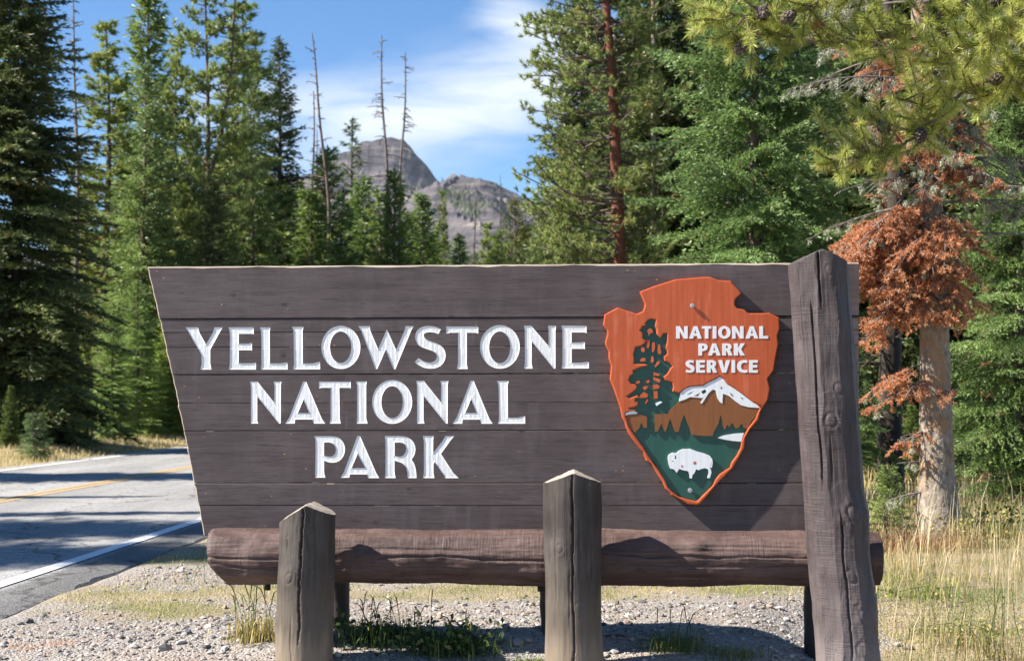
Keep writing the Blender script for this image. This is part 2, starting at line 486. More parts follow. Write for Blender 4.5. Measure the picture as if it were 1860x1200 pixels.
grav = mix(nt, ramp(nt, n2, [(0.42, 0), (0.55, 1)]), peb, peb2)
grav = mix(nt, ramp(nt, n1, [(0.45, 0), (0.7, 0.6)]), grav, lin(152, 136, 122))
soil = mix(nt, n2, lin(132, 118, 98), lin(170, 156, 130))
soil = mix(nt, ramp(nt, n1, [(0.4, 0), (0.62, 0.7)]), soil, lin(96, 104, 58))
mk = ramp(nt, mth(nt, 'ADD', gmask, mth(nt, 'MULTIPLY', mth(nt, 'SUBTRACT', n2, 0.5), 0.6)), [(0.3, 0), (0.7, 1)])
n5 = nd(nt, 'ShaderNodeTexNoise', Vector=nd(nt, 'ShaderNodeMapping', Vector=tc, Scale=(0.6, 1.6, 1)).outputs[0], Scale=1.3, Detail=6.0, Roughness=0.65).outputs[0]
grav = mix(nt, ramp(nt, n5, [(0.56, 0), (0.68, 0.55)]), grav, lin(150, 112, 88))      # rusty needle litter
put(nt, b.inputs['Base Color'], mix(nt, mk, grav, soil))
b.inputs['Roughness'].default_value = 0.95
b.inputs['Specular IOR Level'].default_value = 0.15
hh = mth(nt, 'ADD', mth(nt, 'MULTIPLY', v1.outputs['Distance'], -0.7), mth(nt, 'ADD', mth(nt, 'MULTIPLY', v2.outputs['Distance'], -0.3), n2))
bp = nd(nt, 'ShaderNodeBump', Height=hh, Strength=0.8, Distance=0.02)
nt.links.new(bp.outputs[0], b.inputs['Normal'])
ground = tag(link('ground', me, None, [m]), kind='structure')

# road: slab with ragged edge towards the gravel
ry = np.unique(np.concatenate([np.arange(-12, 3, 1.0), np.arange(3, 18, 0.12), np.arange(18, 70, 0.8), np.arange(70, 420, 6)]))
cols = [-10.55, -10.5, -9.0, -7.0, -5.0, -3.6, -3.45, -3.42, -3.40]
V = []
for y in ry:
    e = 0.08 * fbm(y * 0.8, 0.3, 0) + 0.045 * fbm(y * 5.0, 2.3, 0) + 0.03 * fbm(y * 16, 5, 0)
    for k, c in enumerate(cols):
        ex = e if k >= 5 else 0
        z = 0.004 * (1 - abs(c + 7) / 4) if 0 < k < len(cols) - 1 else -0.14
        if k == 6: z = -0.012
        if k == 7: z = -0.035
        V.append((c + RS * y + ex + (0.14 if k > 4 else 0), y, z))
k = len(cols)
ii = (np.arange(len(ry) - 1)[:, None] * k + np.arange(k - 1)[None]).ravel()
me = np_mesh('road', V, np.stack([ii, ii + 1, ii + k + 1, ii + k], -1))
m, nt, b, o = new_mat('asphalt')
tc = nd(nt, 'ShaderNodeTexCoord').outputs['Object']
v = nd(nt, 'ShaderNodeTexVoronoi', Vector=tc, Scale=70.0)
n1 = nd(nt, 'ShaderNodeTexNoise', Vector=nd(nt, 'ShaderNodeMapping', Vector=tc, Scale=(1.0, 0.12, 1)).outputs[0], Scale=1.5, Detail=5.0).outputs[0]
n2 = nd(nt, 'ShaderNodeTexNoise', Vector=tc, Scale=120.0, Detail=3.0).outputs[0]
ag = ramp(nt, nd(nt, 'ShaderNodeSeparateColor', Color=v.outputs['Color']).outputs[0], [(0, 0.20), (0.5, 0.30), (0.85, 0.36), (1, 0.45)])
col = mix(nt, 1.0, ag, ramp(nt, n1, [(0.3, (0.82, 0.81, 0.80)), (0.7, (1.14, 1.12, 1.09))]), 'MULTIPLY')
lx = nd(nt, 'ShaderNodeSeparateXYZ', Vector=tc)
wob_ = nd(nt, 'ShaderNodeVectorMath', {'operation': 'ADD'}, _0=tc, _1=nd(nt, 'ShaderNodeVectorMath', {'operation': 'SCALE'}, _0=nd(nt, 'ShaderNodeTexNoise', Vector=tc, Scale=1.2, Detail=5.0).outputs['Color'], Scale=1.2).outputs[0]).outputs[0]
crk = nd(nt, 'ShaderNodeTexVoronoi', {'feature': 'DISTANCE_TO_EDGE'}, Vector=nd(nt, 'ShaderNodeMapping', Vector=wob_, Scale=(0.45, 0.22, 1)).outputs[0], Scale=1.0).outputs[0]
col = mix(nt, ramp(nt, crk, [(0.0, 0.75), (0.012, 0.0)]), col, (0.045, 0.043, 0.042))
trk = mth(nt, 'SINE', mth(nt, 'MULTIPLY', mth(nt, 'SUBTRACT', lx.outputs[0], mth(nt, 'MULTIPLY', lx.outputs[1], RS)), 4.05))
col = mix(nt, 1.0, col, ramp(nt, mth(nt, 'ADD', mth(nt, 'MULTIPLY', trk, 0.5), 0.5), [(0.2, 0.92), (0.9, 1.06)]), 'MULTIPLY')
latn = mth(nt, 'SUBTRACT', lx.outputs[0], mth(nt, 'MULTIPLY', lx.outputs[1], RS))
shoulder = ramp(nt, mth(nt, 'ADD', latn, 4.6), [(0.86, 1.0), (0.93, 0.55)])      # fresher, darker asphalt outside the edge line
col = mix(nt, 1.0, col, shoulder, 'MULTIPLY')
put(nt, b.inputs['Base Color'], col)
b.inputs['Roughness'].default_value = 0.9
b.inputs['Specular IOR Level'].default_value = 0.25
bp = nd(nt, 'ShaderNodeBump', Height=mth(nt, 'ADD', v.outputs['Distance'], n2), Strength=0.7, Distance=0.01)
nt.links.new(bp.outputs[0], b.inputs['Normal'])
road = tag(link('road', me, None, [m]), kind='structure')


def stripe(name, l0, wd, colr, z=0.0085):
    yy = np.unique(np.concatenate([np.arange(-12, 3, 1.0), np.arange(3, 70, 0.4), np.arange(70, 420, 6)]))
    V = []
    for y in yy:
        for s in (-0.5, 0.5):
            V.append((l0 + RS * y + s * wd * (1 + 0.06 * fbm(y * 3, s * 9 + l0, 0)), y, z))
    i2 = np.arange(len(yy) - 1) * 2
    me = np_mesh(name, V, np.stack([i2, i2 + 1, i2 + 3, i2 + 2], -1))
    m, nt, b, o = new_mat(name + '_paint')
    tc = nd(nt, 'ShaderNodeTexCoord').outputs['Object']
    n2 = nd(nt, 'ShaderNodeTexNoise', Vector=tc, Scale=45.0, Detail=5.0, Roughness=0.7).outputs[0]
    put(nt, b.inputs['Base Color'], mix(nt, ramp(nt, n2, [(0.52, 0), (0.68, 0.7)]), colr, (0.2, 0.2, 0.2)))
    b.inputs['Roughness'].default_value = 0.7
    return tag(link(name, me, road, [m]))


stripe('edge_line', -3.82, 0.13, (0.74, 0.74, 0.74))
stripe('edge_line', -10.0, 0.13, (0.74, 0.74, 0.74))
stripe('centre_line', -6.92, 0.10, lin(190, 158, 104))
stripe('centre_line', -7.10, 0.10, lin(190, 158, 104))

# mountain: two ridges, real size, about three kilometres off
pk_x = [-400, 200, 420, 560, 640, 664, 700, 735, 760, 790, 830, 900, 1000, 1100, 1300, 1900]
pk_y = [560, 410, 328, 296, 258, 240, 231, 236, 268, 306, 360, 420, 470, 520, 560, 620]
fr_x = [-400, 300, 480, 560, 640, 720, 790, 830, 872, 905, 950, 990, 1060, 1200, 1400, 1900]
fr_y = [640, 560, 470, 425, 374, 340, 321, 319, 318, 330, 350, 358, 372, 430, 520, 620]


def mountain_z(px, y):
    x = (px - CX) / F * y
    r = 1 - abs(noise.noise(Vector((x * 0.006 + y * 0.002, y * 0.004, 0))))
    rr = noise.multi_fractal(Vector((x * 0.004, y * 0.004, 2)), 0.8, 2.2, 6)
    yc1, yc2 = 2500.0, 3300.0
    h1 = (HY - np.interp(px, fr_x, fr_y)) / F * yc1
    h2 = (HY - np.interp(px, pk_x, pk_y)) / F * yc2
    t1 = (y - yc1) / 1000
    t2 = (y - yc2) / 700
    f1 = max(0, 1 - abs(t1) ** 1.15) if t1 < 0 else max(0, 1 - 1.1 * t1)
    f2 = max(0, 1 - abs(t2) ** 0.8) if t2 < 0 else max(0, 1 - t2)
    # tilted rock beds step the slopes
    st = (x * 0.32 + y * 0.12 + rr * 40)
    bed = (st / 46) % 1.0
    step = (bed ** 2.2 - 0.3) * 16
    amp1 = min(1, f1 * (1.35 - f1) * 3)
    z1 = h1 * f1 + amp1 * (0.6 * step + (rr - 1) * 14 - 8 + 7 * (noise.ridged_multi_fractal(Vector((x * 0.009 + y * 0.004, y * 0.006, 1.0)), 1.0, 2.1, 4, 1.0, 2.0) - 0.9))
    amp2 = min(1, f2 * (1.25 - f2) * 3)
    gul = noise.ridged_multi_fractal(Vector((x * 0.011, y * 0.002, 5.0)), 1.0, 2.1, 4, 1.0, 2.0)
    z2 = h2 * f2 + amp2 * ((rr - 1) * 34 - 22 + step * 0.5 + 16 * (gul - 0.9))
    return max(z1, z2) - 2


mpx = np.arange(-400, 1901, 6.0)
mys = np.concatenate([np.arange(1450, 3400, 14.0), np.arange(3400, 4100, 50.0)])
V = [((px - CX) / F * y, y, H + mountain_z(px, y)) for y in mys for px in mpx]
nx = len(mpx)
gi = (np.arange(len(mys) - 1)[:, None] * nx + np.arange(nx - 1)[None]).ravel()
me = np_mesh('mountain', V, np.stack([gi, gi + 1, gi + nx + 1, gi + nx], -1), None, False)
m, nt, b, o = new_mat('mountain_rock')
tc = nd(nt, 'ShaderNodeTexCoord').outputs['Object']
mp = nd(nt, 'ShaderNodeMapping', Vector=tc, Rotation=(0.0, math.radians(28), math.radians(20)), Scale=(0.004, 0.004, 0.03)).outputs[0]
n1 = nd(nt, 'ShaderNodeTexNoise', Vector=mp, Scale=1.6, Detail=8.0, Roughness=0.65, Distortion=0.4).outputs[0]
n2 = nd(nt, 'ShaderNodeTexNoise', Vector=tc, Scale=0.006, Detail=8.0, Roughness=0.62).outputs[0]
nz_ = nd(nt, 'ShaderNodeSeparateXYZ', Vector=nd(nt, 'ShaderNodeNewGeometry').outputs['Normal']).outputs[2]
rock = ramp(nt, n1, [(0.25, lin(48, 48, 55)), (0.42, lin(70, 68, 74)), (0.58, lin(104, 98, 98)), (0.66, lin(134, 125, 118)), (0.8, lin(62, 61, 67))])
grs = mix(nt, n2, lin(98, 91, 84), lin(66, 68, 60))
col = mix(nt, ramp(nt, mth(nt, 'ADD', nz_, mth(nt, 'MULTIPLY', mth(nt, 'SUBTRACT', n2, 0.5), 0.5)), [(0.86, 0), (0.97, 0.75)]), rock, grs)
put(nt, b.inputs['Base Color'], col)
b.inputs['Roughness'].default_value = 0.95
b.inputs['Specular IOR Level'].default_value = 0.1
bp = nd(nt, 'ShaderNodeBump', Height=mth(nt, 'ADD', n1, n2), Strength=0.9, Distance=18.0)
nt.links.new(bp.outputs[0], b.inputs['Normal'])
mountain = tag(link('mountain', me, None, [m]), kind='structure')

# timber on the mountain: far-off wood of small spires
P = []
for i in range(90000):
    px = random.uniform(450, 1250)
    y = random.uniform(1480, 2560)
    x = (px - CX) / F * y
    d = -0.14 + fbm(x * 0.0075 + y * 0.0022, y * 0.008, 7, 5) + 0.25 * sst(880, 1010, px) + 0.35 * (1 - sst(1480, 1900, y)) + 0.25 * math.sin((x * 0.32 + y * 0.12) / 46 * 6.28)
    if d > 0.3 + random.random() * 0.5: P.append((x, y, H + mountain_z(px, y)))
    if len(P) > 16000: break
P = np.array(P)
n = len(P)
hh = R.uniform(4, 10, n)
a0 = R.uniform(0, 6.28, n)
v = []
for k in range(4):
    a = a0 + k * math.pi / 2
    v.append(np.stack([P[:, 0] + hh * 0.2 * np.cos(a), P[:, 1] + hh * 0.2 * np.sin(a), P[:, 2] + hh * 0.05], -1))
v.append(np.stack([P[:, 0], P[:, 1], P[:, 2] + hh], -1))
v = np.stack(v, 1)
base = np.arange(n)[:, None] * 5
f = np.concatenate([base + np.array([[k, (k + 1) % 4, 4]]) for k in range(4)])
M_FAR = foliage('far_timber', lin(60, 68, 44), lin(92, 98, 62), trans=0.0)
tag(link('far_timber', np_mesh('far_timber', v.reshape(-1, 3), f, np.repeat(R.random(n), 5)), None, [M_FAR]), 'dark far-off conifers scattered over the slopes of the rocky mountain', 'forest', kind='stuff')

# ------------------------------------------------------------------ the sign
Y0, SL = 7.4, -0.0325
sign = empty('entrance_sign', (0, Y0, 0), math.atan(SL))
CT = math.cos(math.atan(SL))
tag(sign, 'brown timber park entrance sign with white carved letters and an orange arrowhead plaque', 'sign')


def bp_(px, py, e=0.0):
    """photo pixel -> sign-local point on the plane e metres in front of the board face"""
    k = (px - CX) / F
    y0 = Y0 - e / CT
    d = y0 / (1 - SL * k)
    return Vector((k * d / CT + e * SL * 0, -e, H + (HY - py) / F * d))


PXM = Y0 / F                                       # metres per photo pixel on the board


def loops_px(loops, org=(0, 0), s=1.0):
    return [[(org[0] + x * s, org[1] + y * s) for x, y in lp] for lp in loops]


def ell(cx, cy, rx, ry, n=44, p=2.0):
    o = []
    for i in range(n):
        a = 2 * math.pi * i / n
        c, s_ = math.cos(a), math.sin(a)
        o.append((cx + rx * math.copysign(abs(c) ** (2 / p), c), cy + ry * math.copysign(abs(s_) ** (2 / p), s_)))
    return o


def area(lp):
    return 0.5 * sum(lp[i][0] * lp[(i + 1) % len(lp)][1] - lp[(i + 1) % len(lp)][0] * lp[i][1] for i in range(len(lp)))


def smooth_loop(lp, keep=50):
    """one pass of corner rounding where the turn is gentle"""
    out = []
    n = len(lp)
    for i in range(n):
        p, c, q = Vector(lp[i - 1]), Vector(lp[i]), Vector(lp[(i + 1) % n])
        a, b = (c - p), (q - c)
        if a.length < 1e-6 or b.length < 1e-6: continue
        if a.angle(b) < math.radians(keep):
            out += [tuple(c - a * 0.25), tuple(c + b * 0.25)]
        else:
            out.append(tuple(c))
    return out


def inset(lp, d):
    """move a loop to its inside (outer loop) by d; sign by orientation"""
    n = len(lp)
    res = []
    for i in range(n):
        p, c, q = Vector(lp[i - 1]), Vector(lp[i]), Vector(lp[(i + 1) % n])
        a, b = (c - p).normalized(), (q - c).normalized()
        na, nb = Vector((-a.y, a.x)), Vector((-b.y, b.x))
        mm = na + nb
        if mm.length < 1e-4: mm = na.copy()
        mm.normalize()
        k = d / max(0.45, mm.dot(na))
        res.append(tuple(c + mm * k))
    return res


LET = []                                            # every carved letter: list of loops in photo pixels
s1, o1 = 260 / 1860, (330, 580)
Lt = lambda lps, org, s: LET.append(loops_px(lps, org, s))
Lt([[(50,102),(215,102),(222,140),(240,185),(318,325),(405,170),(418,135),(422,102),(537,102),(510,140),(375,385),(372,410),(372,560),(387,650),(243,650),(258,580),(258,470),(248,440),(90,165)]], o1, s1)
Lt([[(610,102),(935,102),(937,195),(915,185),(742,185),(742,315),(860,315),(912,303),(915,405),(895,398),(742,398),(742,568),(900,568),(967,558),(967,650),(613,650),(625,580),(628,200),(620,150)]], o1, s1)
Lt([[(1015,102),(1155,102),(1145,150),(1147,570),(1280,570),(1375,557),(1378,650),(1028,650),(1038,590),(1035,200),(1030,150)]], o1, s1)
L2 = [(1435,95),(1587,95),(1572,150),(1575,570),(1700,570),(1797,548),(1800,647),(1447,647),(1460,580),(1455,200),(1450,140)]
Lt([L2], o1, s1)
s2, o2 = 240 / 1860, (580, 580)
Lt([ell(303, 392, 275, 304), ell(300, 390, 150, 222)], o2, s2)
Lt([[(548,93),(712,93),(712,130),(725,175),(828,415),(950,138),(1080,425),(1190,180),(1207,130),(1212,93),(1330,93),(1300,140),(1070,700),(1045,700),(933,425),(815,697),(790,697),(590,160)]], o2, s2)
SS = [(1712,138),(1675,205),(1620,183),(1560,175),(1500,183),(1468,208),(1470,240),(1500,280),(1560,305),(1640,330),(1710,365),(1760,420),(1782,490),(1770,570),(1725,640),(1650,683),(1560,693),(1470,680),(1400,645),(1342,597),(1395,540),(1440,575),(1500,600),(1570,607),(1620,590),(1652,550),(1655,500),(1630,460),(1580,437),(1500,412),(1420,380),(1370,330),(1347,260),(1355,190),(1395,130),(1460,98),(1540,88),(1640,102)]
Lt([smooth_loop(SS)], o2, s2)
s3, o3 = 280 / 1860, (800, 580)
Lt([[(68,85),(457,85),(457,173),(425,160),(318,158),(318,540),(330,597),(197,597),(212,530),(212,158),(110,160),(70,172)]], o3, s3)
Lt([ell(717, 330, 240, 263), ell(715, 335, 128, 192)], o3, s3)
Lt([[(1007,75),(1095,75),(1305,320),(1305,140),(1297,75),(1395,75),(1388,140),(1388,592),(1365,592),(1100,265),(1100,530),(1113,592),(1007,592),(1018,530),(1018,140)]], o3, s3)
Lt([[(1460,75),(1762,75),(1764,165),(1730,155),(1582,155),(1582,277),(1680,277),(1740,270),(1743,358),(1720,353),(1582,353),(1582,520),(1700,520),(1790,508),(1790,590),(1460,590),(1472,540),(1472,140)]], o3, s3)
s4, o4 = 230 / 1860, (450, 680)
NN = [(35,103),(145,103),(390,412),(393,160),(382,103),(497,103),(487,150),(485,718),(460,718),(140,318),(140,670),(155,718),(48,718),(48,170)]
AA = [[(815,103),(860,103),(1085,640),(1137,718),(970,718),(950,658),(697,658),(692,718),(553,718),(610,630)], [(820,365),(905,565),(735,565)]]
Lt([NN], o4, s4)
Lt(AA, o4, s4)
Lt([[(1047,103),(1512,103),(1515,203),(1490,193),(1345,193),(1352,640),(1368,718),(1203,718),(1218,640),(1218,193),(1080,193),(1047,202)]], o4, s4)
Lt([[(1592,100),(1750,100),(1740,160),(1740,640),(1762,718),(1600,718),(1608,640),(1608,160)]], o4, s4)
Lt([ell(712.3, 729.5, 36.4, 39.7), ell(712.3, 730, 19.5, 29.2)], (0, 0), 1)


def refit(lps, box):
    xs_ = [p[0] for l in lps for p in l]
    ys_ = [p[1] for l in lps for p in l]
    a, b, c, d = min(xs_), max(xs_), min(ys_), max(ys_)
    return [[(box[0] + (x - a) / (b - a) * (box[1] - box[0]), box[2] + (y - c) / (d - c) * (box[3] - box[2])) for x, y in l] for l in lps]


LET.append(refit([NN], (756, 814.6, 691.5, 768.8)))
LET.append(refit(AA, (822.5, 894.8, 691.2, 769)))
LET.append(refit([L2], (903, 954, 691.5, 769)))
s5, o5 = 280 / 1860, (560, 780)
Lt([smooth_loop([(73,77),(300,77),(370,95),(425,150),(447,230),(430,310),(385,370),(320,397),(250,395),(190,372),(190,520),(207,577),(83,577),(90,140)], 40), smooth_loop([(190,152),(260,150),(310,175),(335,225),(330,280),(300,318),(250,326),(190,312)], 60)], o5, s5)
Lt([[(592,75),(625,75),(820,520),(857,582),(722,582),(708,537),(500,537),(495,578),(387,578),(430,510)], [(595,290),(688,460),(523,460)]], o5, s5)
Lt([smooth_loop([(922,75),(1140,75),(1215,95),(1270,145),(1295,220),(1285,300),(1245,357),(1280,410),(1300,490),(1307,582),(1198,582),(1195,500),(1175,440),(1130,400),(1080,385),(1040,370),(1040,520),(1055,582),(922,582),(932,520),(932,150)], 40), smooth_loop([(1042,152),(1130,152),(1170,180),(1183,230),(1170,285),(1130,322),(1090,325),(1042,312)], 60)], o5, s5)
Lt([[(1382,75),(1513,75),(1507,130),(1507,280),(1620,135),(1655,75),(1762,75),(1725,115),(1600,290),(1750,520),(1815,582),(1648,582),(1640,550),(1525,390),(1510,410),(1510,520),(1522,582),(1382,582),(1395,520),(1395,140)]], o5, s5)


def loc2(lp, e=0.0):
    return [(v.x, v.z) for v in (bp_(x, y, e) for x, y in lp)]


# letter troughs (sloped walls, flat floor) and the cutter that opens the planks for them
cut_bm = bmesh.new()
LETTERS = []
for lps in LET:
    L = []
    for k, lp in enumerate(lps):
        q = loc2(lp)
        if (area(q) > 0) != (k == 0): q.reverse()     # outer ccw, holes cw (x right, z up)
        L.append(q)
    ins = [inset(q, 0.0065) for q in L]
    bm = bmesh.new()
    ro, ri = [], []
    for q, r in zip(L, ins):
        a = [bm.verts.new((x, -0.0005, z)) for x, z in q]
        c = [bm.verts.new((x, 0.0011, z)) for x, z in r]
        ro.append(a)
        ri += c
        n = len(a)
        for i in range(n):
            bm.faces.new((a[i], a[(i + 1) % n], c[(i + 1) % n], c[i]))
    for t in tessellate_polygon([[Vector((x, z, 0)) for x, z in r] for r in ins]):
        try: bm.faces.new([ri[i] for i in t])
        except ValueError: pass
    bmesh.ops.recalc_face_normals(bm, faces=bm.faces)
    for f in bm.faces:
        if f.normal.y > 0.2: f.normal_flip()
    me = bpy.data.meshes.new('letter')
    bm.to_mesh(me)
    bm.free()
    LETTERS.append(me)
    fr = [[cut_bm.verts.new((x, -0.06, z)) for x, z in q] for q in L]
    bk = [[cut_bm.verts.new((x, 0.008, z)) for x, z in q] for q in L]
    for a, c in zip(fr, bk):
        n = len(a)
        for i in range(n):
            cut_bm.faces.new((a[i], c[i], c[(i + 1) % n], a[(i + 1) % n]))
    ff, fb = sum(fr, []), sum(bk, [])
    for t in tessellate_polygon([[Vector((x, z, 0)) for x, z in q] for q in L]):
        cut_bm.faces.new([ff[i] for i in t])
        cut_bm.faces.new([fb[i] for i in reversed(t)])
bmesh.ops.recalc_face_normals(cut_bm, faces=cut_bm.faces)
cut_me = bpy.data.meshes.new('cutter')
cut_bm.to_mesh(cut_me)
cut_bm.free()
cutter = bpy.data.objects.new('cutter', cut_me)
C.objects.link(cutter)


def left_x(py):
    t = (py - 484) / (968 - 484)
    return 268 + 102 * t + 3.0 * math.sin(math.pi * t) + 1.6 * fbm(py * 0.06, 1.1, 0) + 0.8 * fbm(py * 0.25, 4.1, 0)


def tilt_y(px, py):
    """plank lines: level on the left, drifting with the board's top edge to the right"""
    t = (px - 268) / (1560 - 268)
    top = 484 - 7.5 * t
    bot = 968 + 1.5 * t
    return top + (py - 484) / 484 * (bot - top)


seams = [(484, 1.0), (579.3, 1.0), (604, 0.35), (631, 0.4), (680.3, 0.9), (732, 0.4), (782.3, 0.8), (876.8, 1.3), (917, 0.5), (972, 1.0)]
proud = [0.005, 0.0015, 0.001, 0.0015, 0.0, 0.0006, 0.001, 0.003, 0.0025]
planks = []
for i in range(len(seams) - 1):
    (yt, gt), (yb, gb) = seams[i], seams[i + 1]
    yt2, yb2 = yt + gt * 0.5, yb - gb * 0.5
    pts = []                                       # (px, py, inset x, inset z)
    ct = 0.0075 if i == 0 else 0.0015 + 0.0010 * gt
    cb = 0.0015 + 0.0010 * gb
    N_ = 90
    for j in range(N_ + 1):                          # top, left to right
        px = left_x(yt2) + (1560 - left_x(yt2)) * j / N_
        c_ = ct * (1 + (0.8 * fbm(px * 0.012, 7, 0) + 0.5 * fbm(px * 0.05, 3, 0) if i == 0 else 0))
        pts.append((px, tilt_y(px, yt2) + (0.6 * fbm(px * 0.02, 9.0 + i, 0) if i == 0 else 0.25 * fbm(px * 0.01, i, 0)), c_, 'L' if j == 0 else ('R' if j == N_ else ''), 'T'))
    nl = max(2, int((yb2 - yt2) / 7))
    for j in range(1, nl):
        pts.append((1560, tilt_y(1560, yt2 + (yb2 - yt2) * j / nl), 0.002, 'R', ''))
    for j in range(N_, -1, -1):
        px = left_x(yb2) + (1560 - left_x(yb2)) * j / N_
        pts.append((px, tilt_y(px, yb2) + 0.25 * fbm(px * 0.01, i + 1, 0), cb, 'L' if j == 0 else ('R' if j == N_ else ''), 'B'))
    for j in range(nl - 1, 0, -1):
        py = yt2 + (yb2 - yt2) * j / nl
        pts.append((left_x(py), tilt_y(left_x(py), py), 0.005, 'L', ''))
    bm = bmesh.new()
    fr, mid, bk = [], [], []
    for px, py, c_, hx, vz in pts:
        p = bp_(px, py)
        ix = 0.005 if hx == 'L' else (-0.002 if hx == 'R' else 0)
        iz = -c_ if vz == 'T' else (c_ if vz == 'B' else 0)
        fr.append(bm.verts.new((p.x + ix, -proud[i], p.z + iz)))
        mid.append(bm.verts.new((p.x, -proud[i] + (0.007 if vz == 'T' and i == 0 else 0.004), p.z)))
        bk.append(bm.verts.new((p.x, 0.062, p.z)))
    n = len(fr)
    bm.faces.new(fr)
    bm.faces.new(list(reversed(bk)))
    for j in range(n):
        k = (j + 1) % n
        a = bm.faces.new((fr[j], mid[j], mid[k], fr[k]))
        bm.faces.new((mid[j], bk[j], bk[k], mid[k]))
        if (i == 0 and pts[j][4] == 'T' and pts[k][4] == 'T') or (pts[j][3] == 'L' and pts[k][3] == 'L'):
            a.material_index = 1
        elif pts[j][4] and pts[j][4] == pts[k][4] and fbm(pts[j][0] * 0.018, i * 3.1 + (5 if pts[j][4] == 'T' else 0), 2) > 0.58:
            a.material_index = 1
    bmesh.ops.recalc_face_normals(bm, faces=bm.faces)
    me = bpy.data.meshes.new('plank')
    bm.to_mesh(me)
    bm.free()
    me.materials.append(M_BOARD)
    me.materials.append(M_BARE)
    ob = link('plank', me)
    md = ob.modifiers.new('cut', 'BOOLEAN')
    md.operation = 'DIFFERENCE'
    md.solver = 'EXACT'
    md.object = cutter
    planks.append(ob)
dg = bpy.context.evaluated_depsgraph_get()
for ob in planks:
    new = bpy.data.meshes.new_from_object(ob.evaluated_get(dg))
    ob.modifiers.clear()
    old = ob.data
    ob.data = new
    new.name = 'plank'
    bpy.data.meshes.remove(old)
    ob.parent = sign
bpy.data.objects.remove(cutter)
bpy.data.meshes.remove(cut_me)
for me in LETTERS:
    link('letter', me, sign, [M_WHITE])


def boxm(x0, x1, y0, y1, z0, z1, bev=0.004):
    bm = bmesh.new()
    bmesh.ops.create_cube(bm, size=1)
    for v in bm.verts:
        v.co = Vector((x0 + (v.co.x + 0.5) * (x1 - x0), y0 + (v.co.y + 0.5) * (y1 - y0), z0 + (v.co.z + 0.5) * (z1 - z0)))
    if bev: bmesh.ops.bevel(bm, geom=bm.edges[:], offset=bev, segments=2, affect='EDGES')
    me = bpy.data.meshes.new('box')
    bm.to_mesh(me)
    bm.free()
    return me


# battens that hold the planks together at the back
for px in (520, 1000, 1460):
    a, c = bp_(px, 960), bp_(px + 40, 500)
    link('batten', boxm(a.x, c.x, 0.064, 0.11, a.z - 0.05, c.z), sign, [M_DARKWOOD])


# ---- round timber: posts and log
def grooves(z, a, cr):
    """depth of drying cracks at height z, angle a: list of (angle, z0, z1, depth, wobble, seed)"""
    d = 0
    for ca, z0, z1, dep, wob, sd in cr:
        if z0 < z < z1:
            cc = ca + wob * fbm(z * 2.5, sd, 0) + 0.25 * wob * fbm(z * 14, sd, 0)
            t = abs((a - cc + math.pi) % (2 * math.pi) - math.pi)
            fade = min(1, (z - z0) / 0.08, (z1 - z) / 0.08)
            wd = 0.036 * (0.5 + 0.5 * fade)
            if t < wd: d = max(d, dep * fade * (1 - t / wd) ** 0.6)
    return d


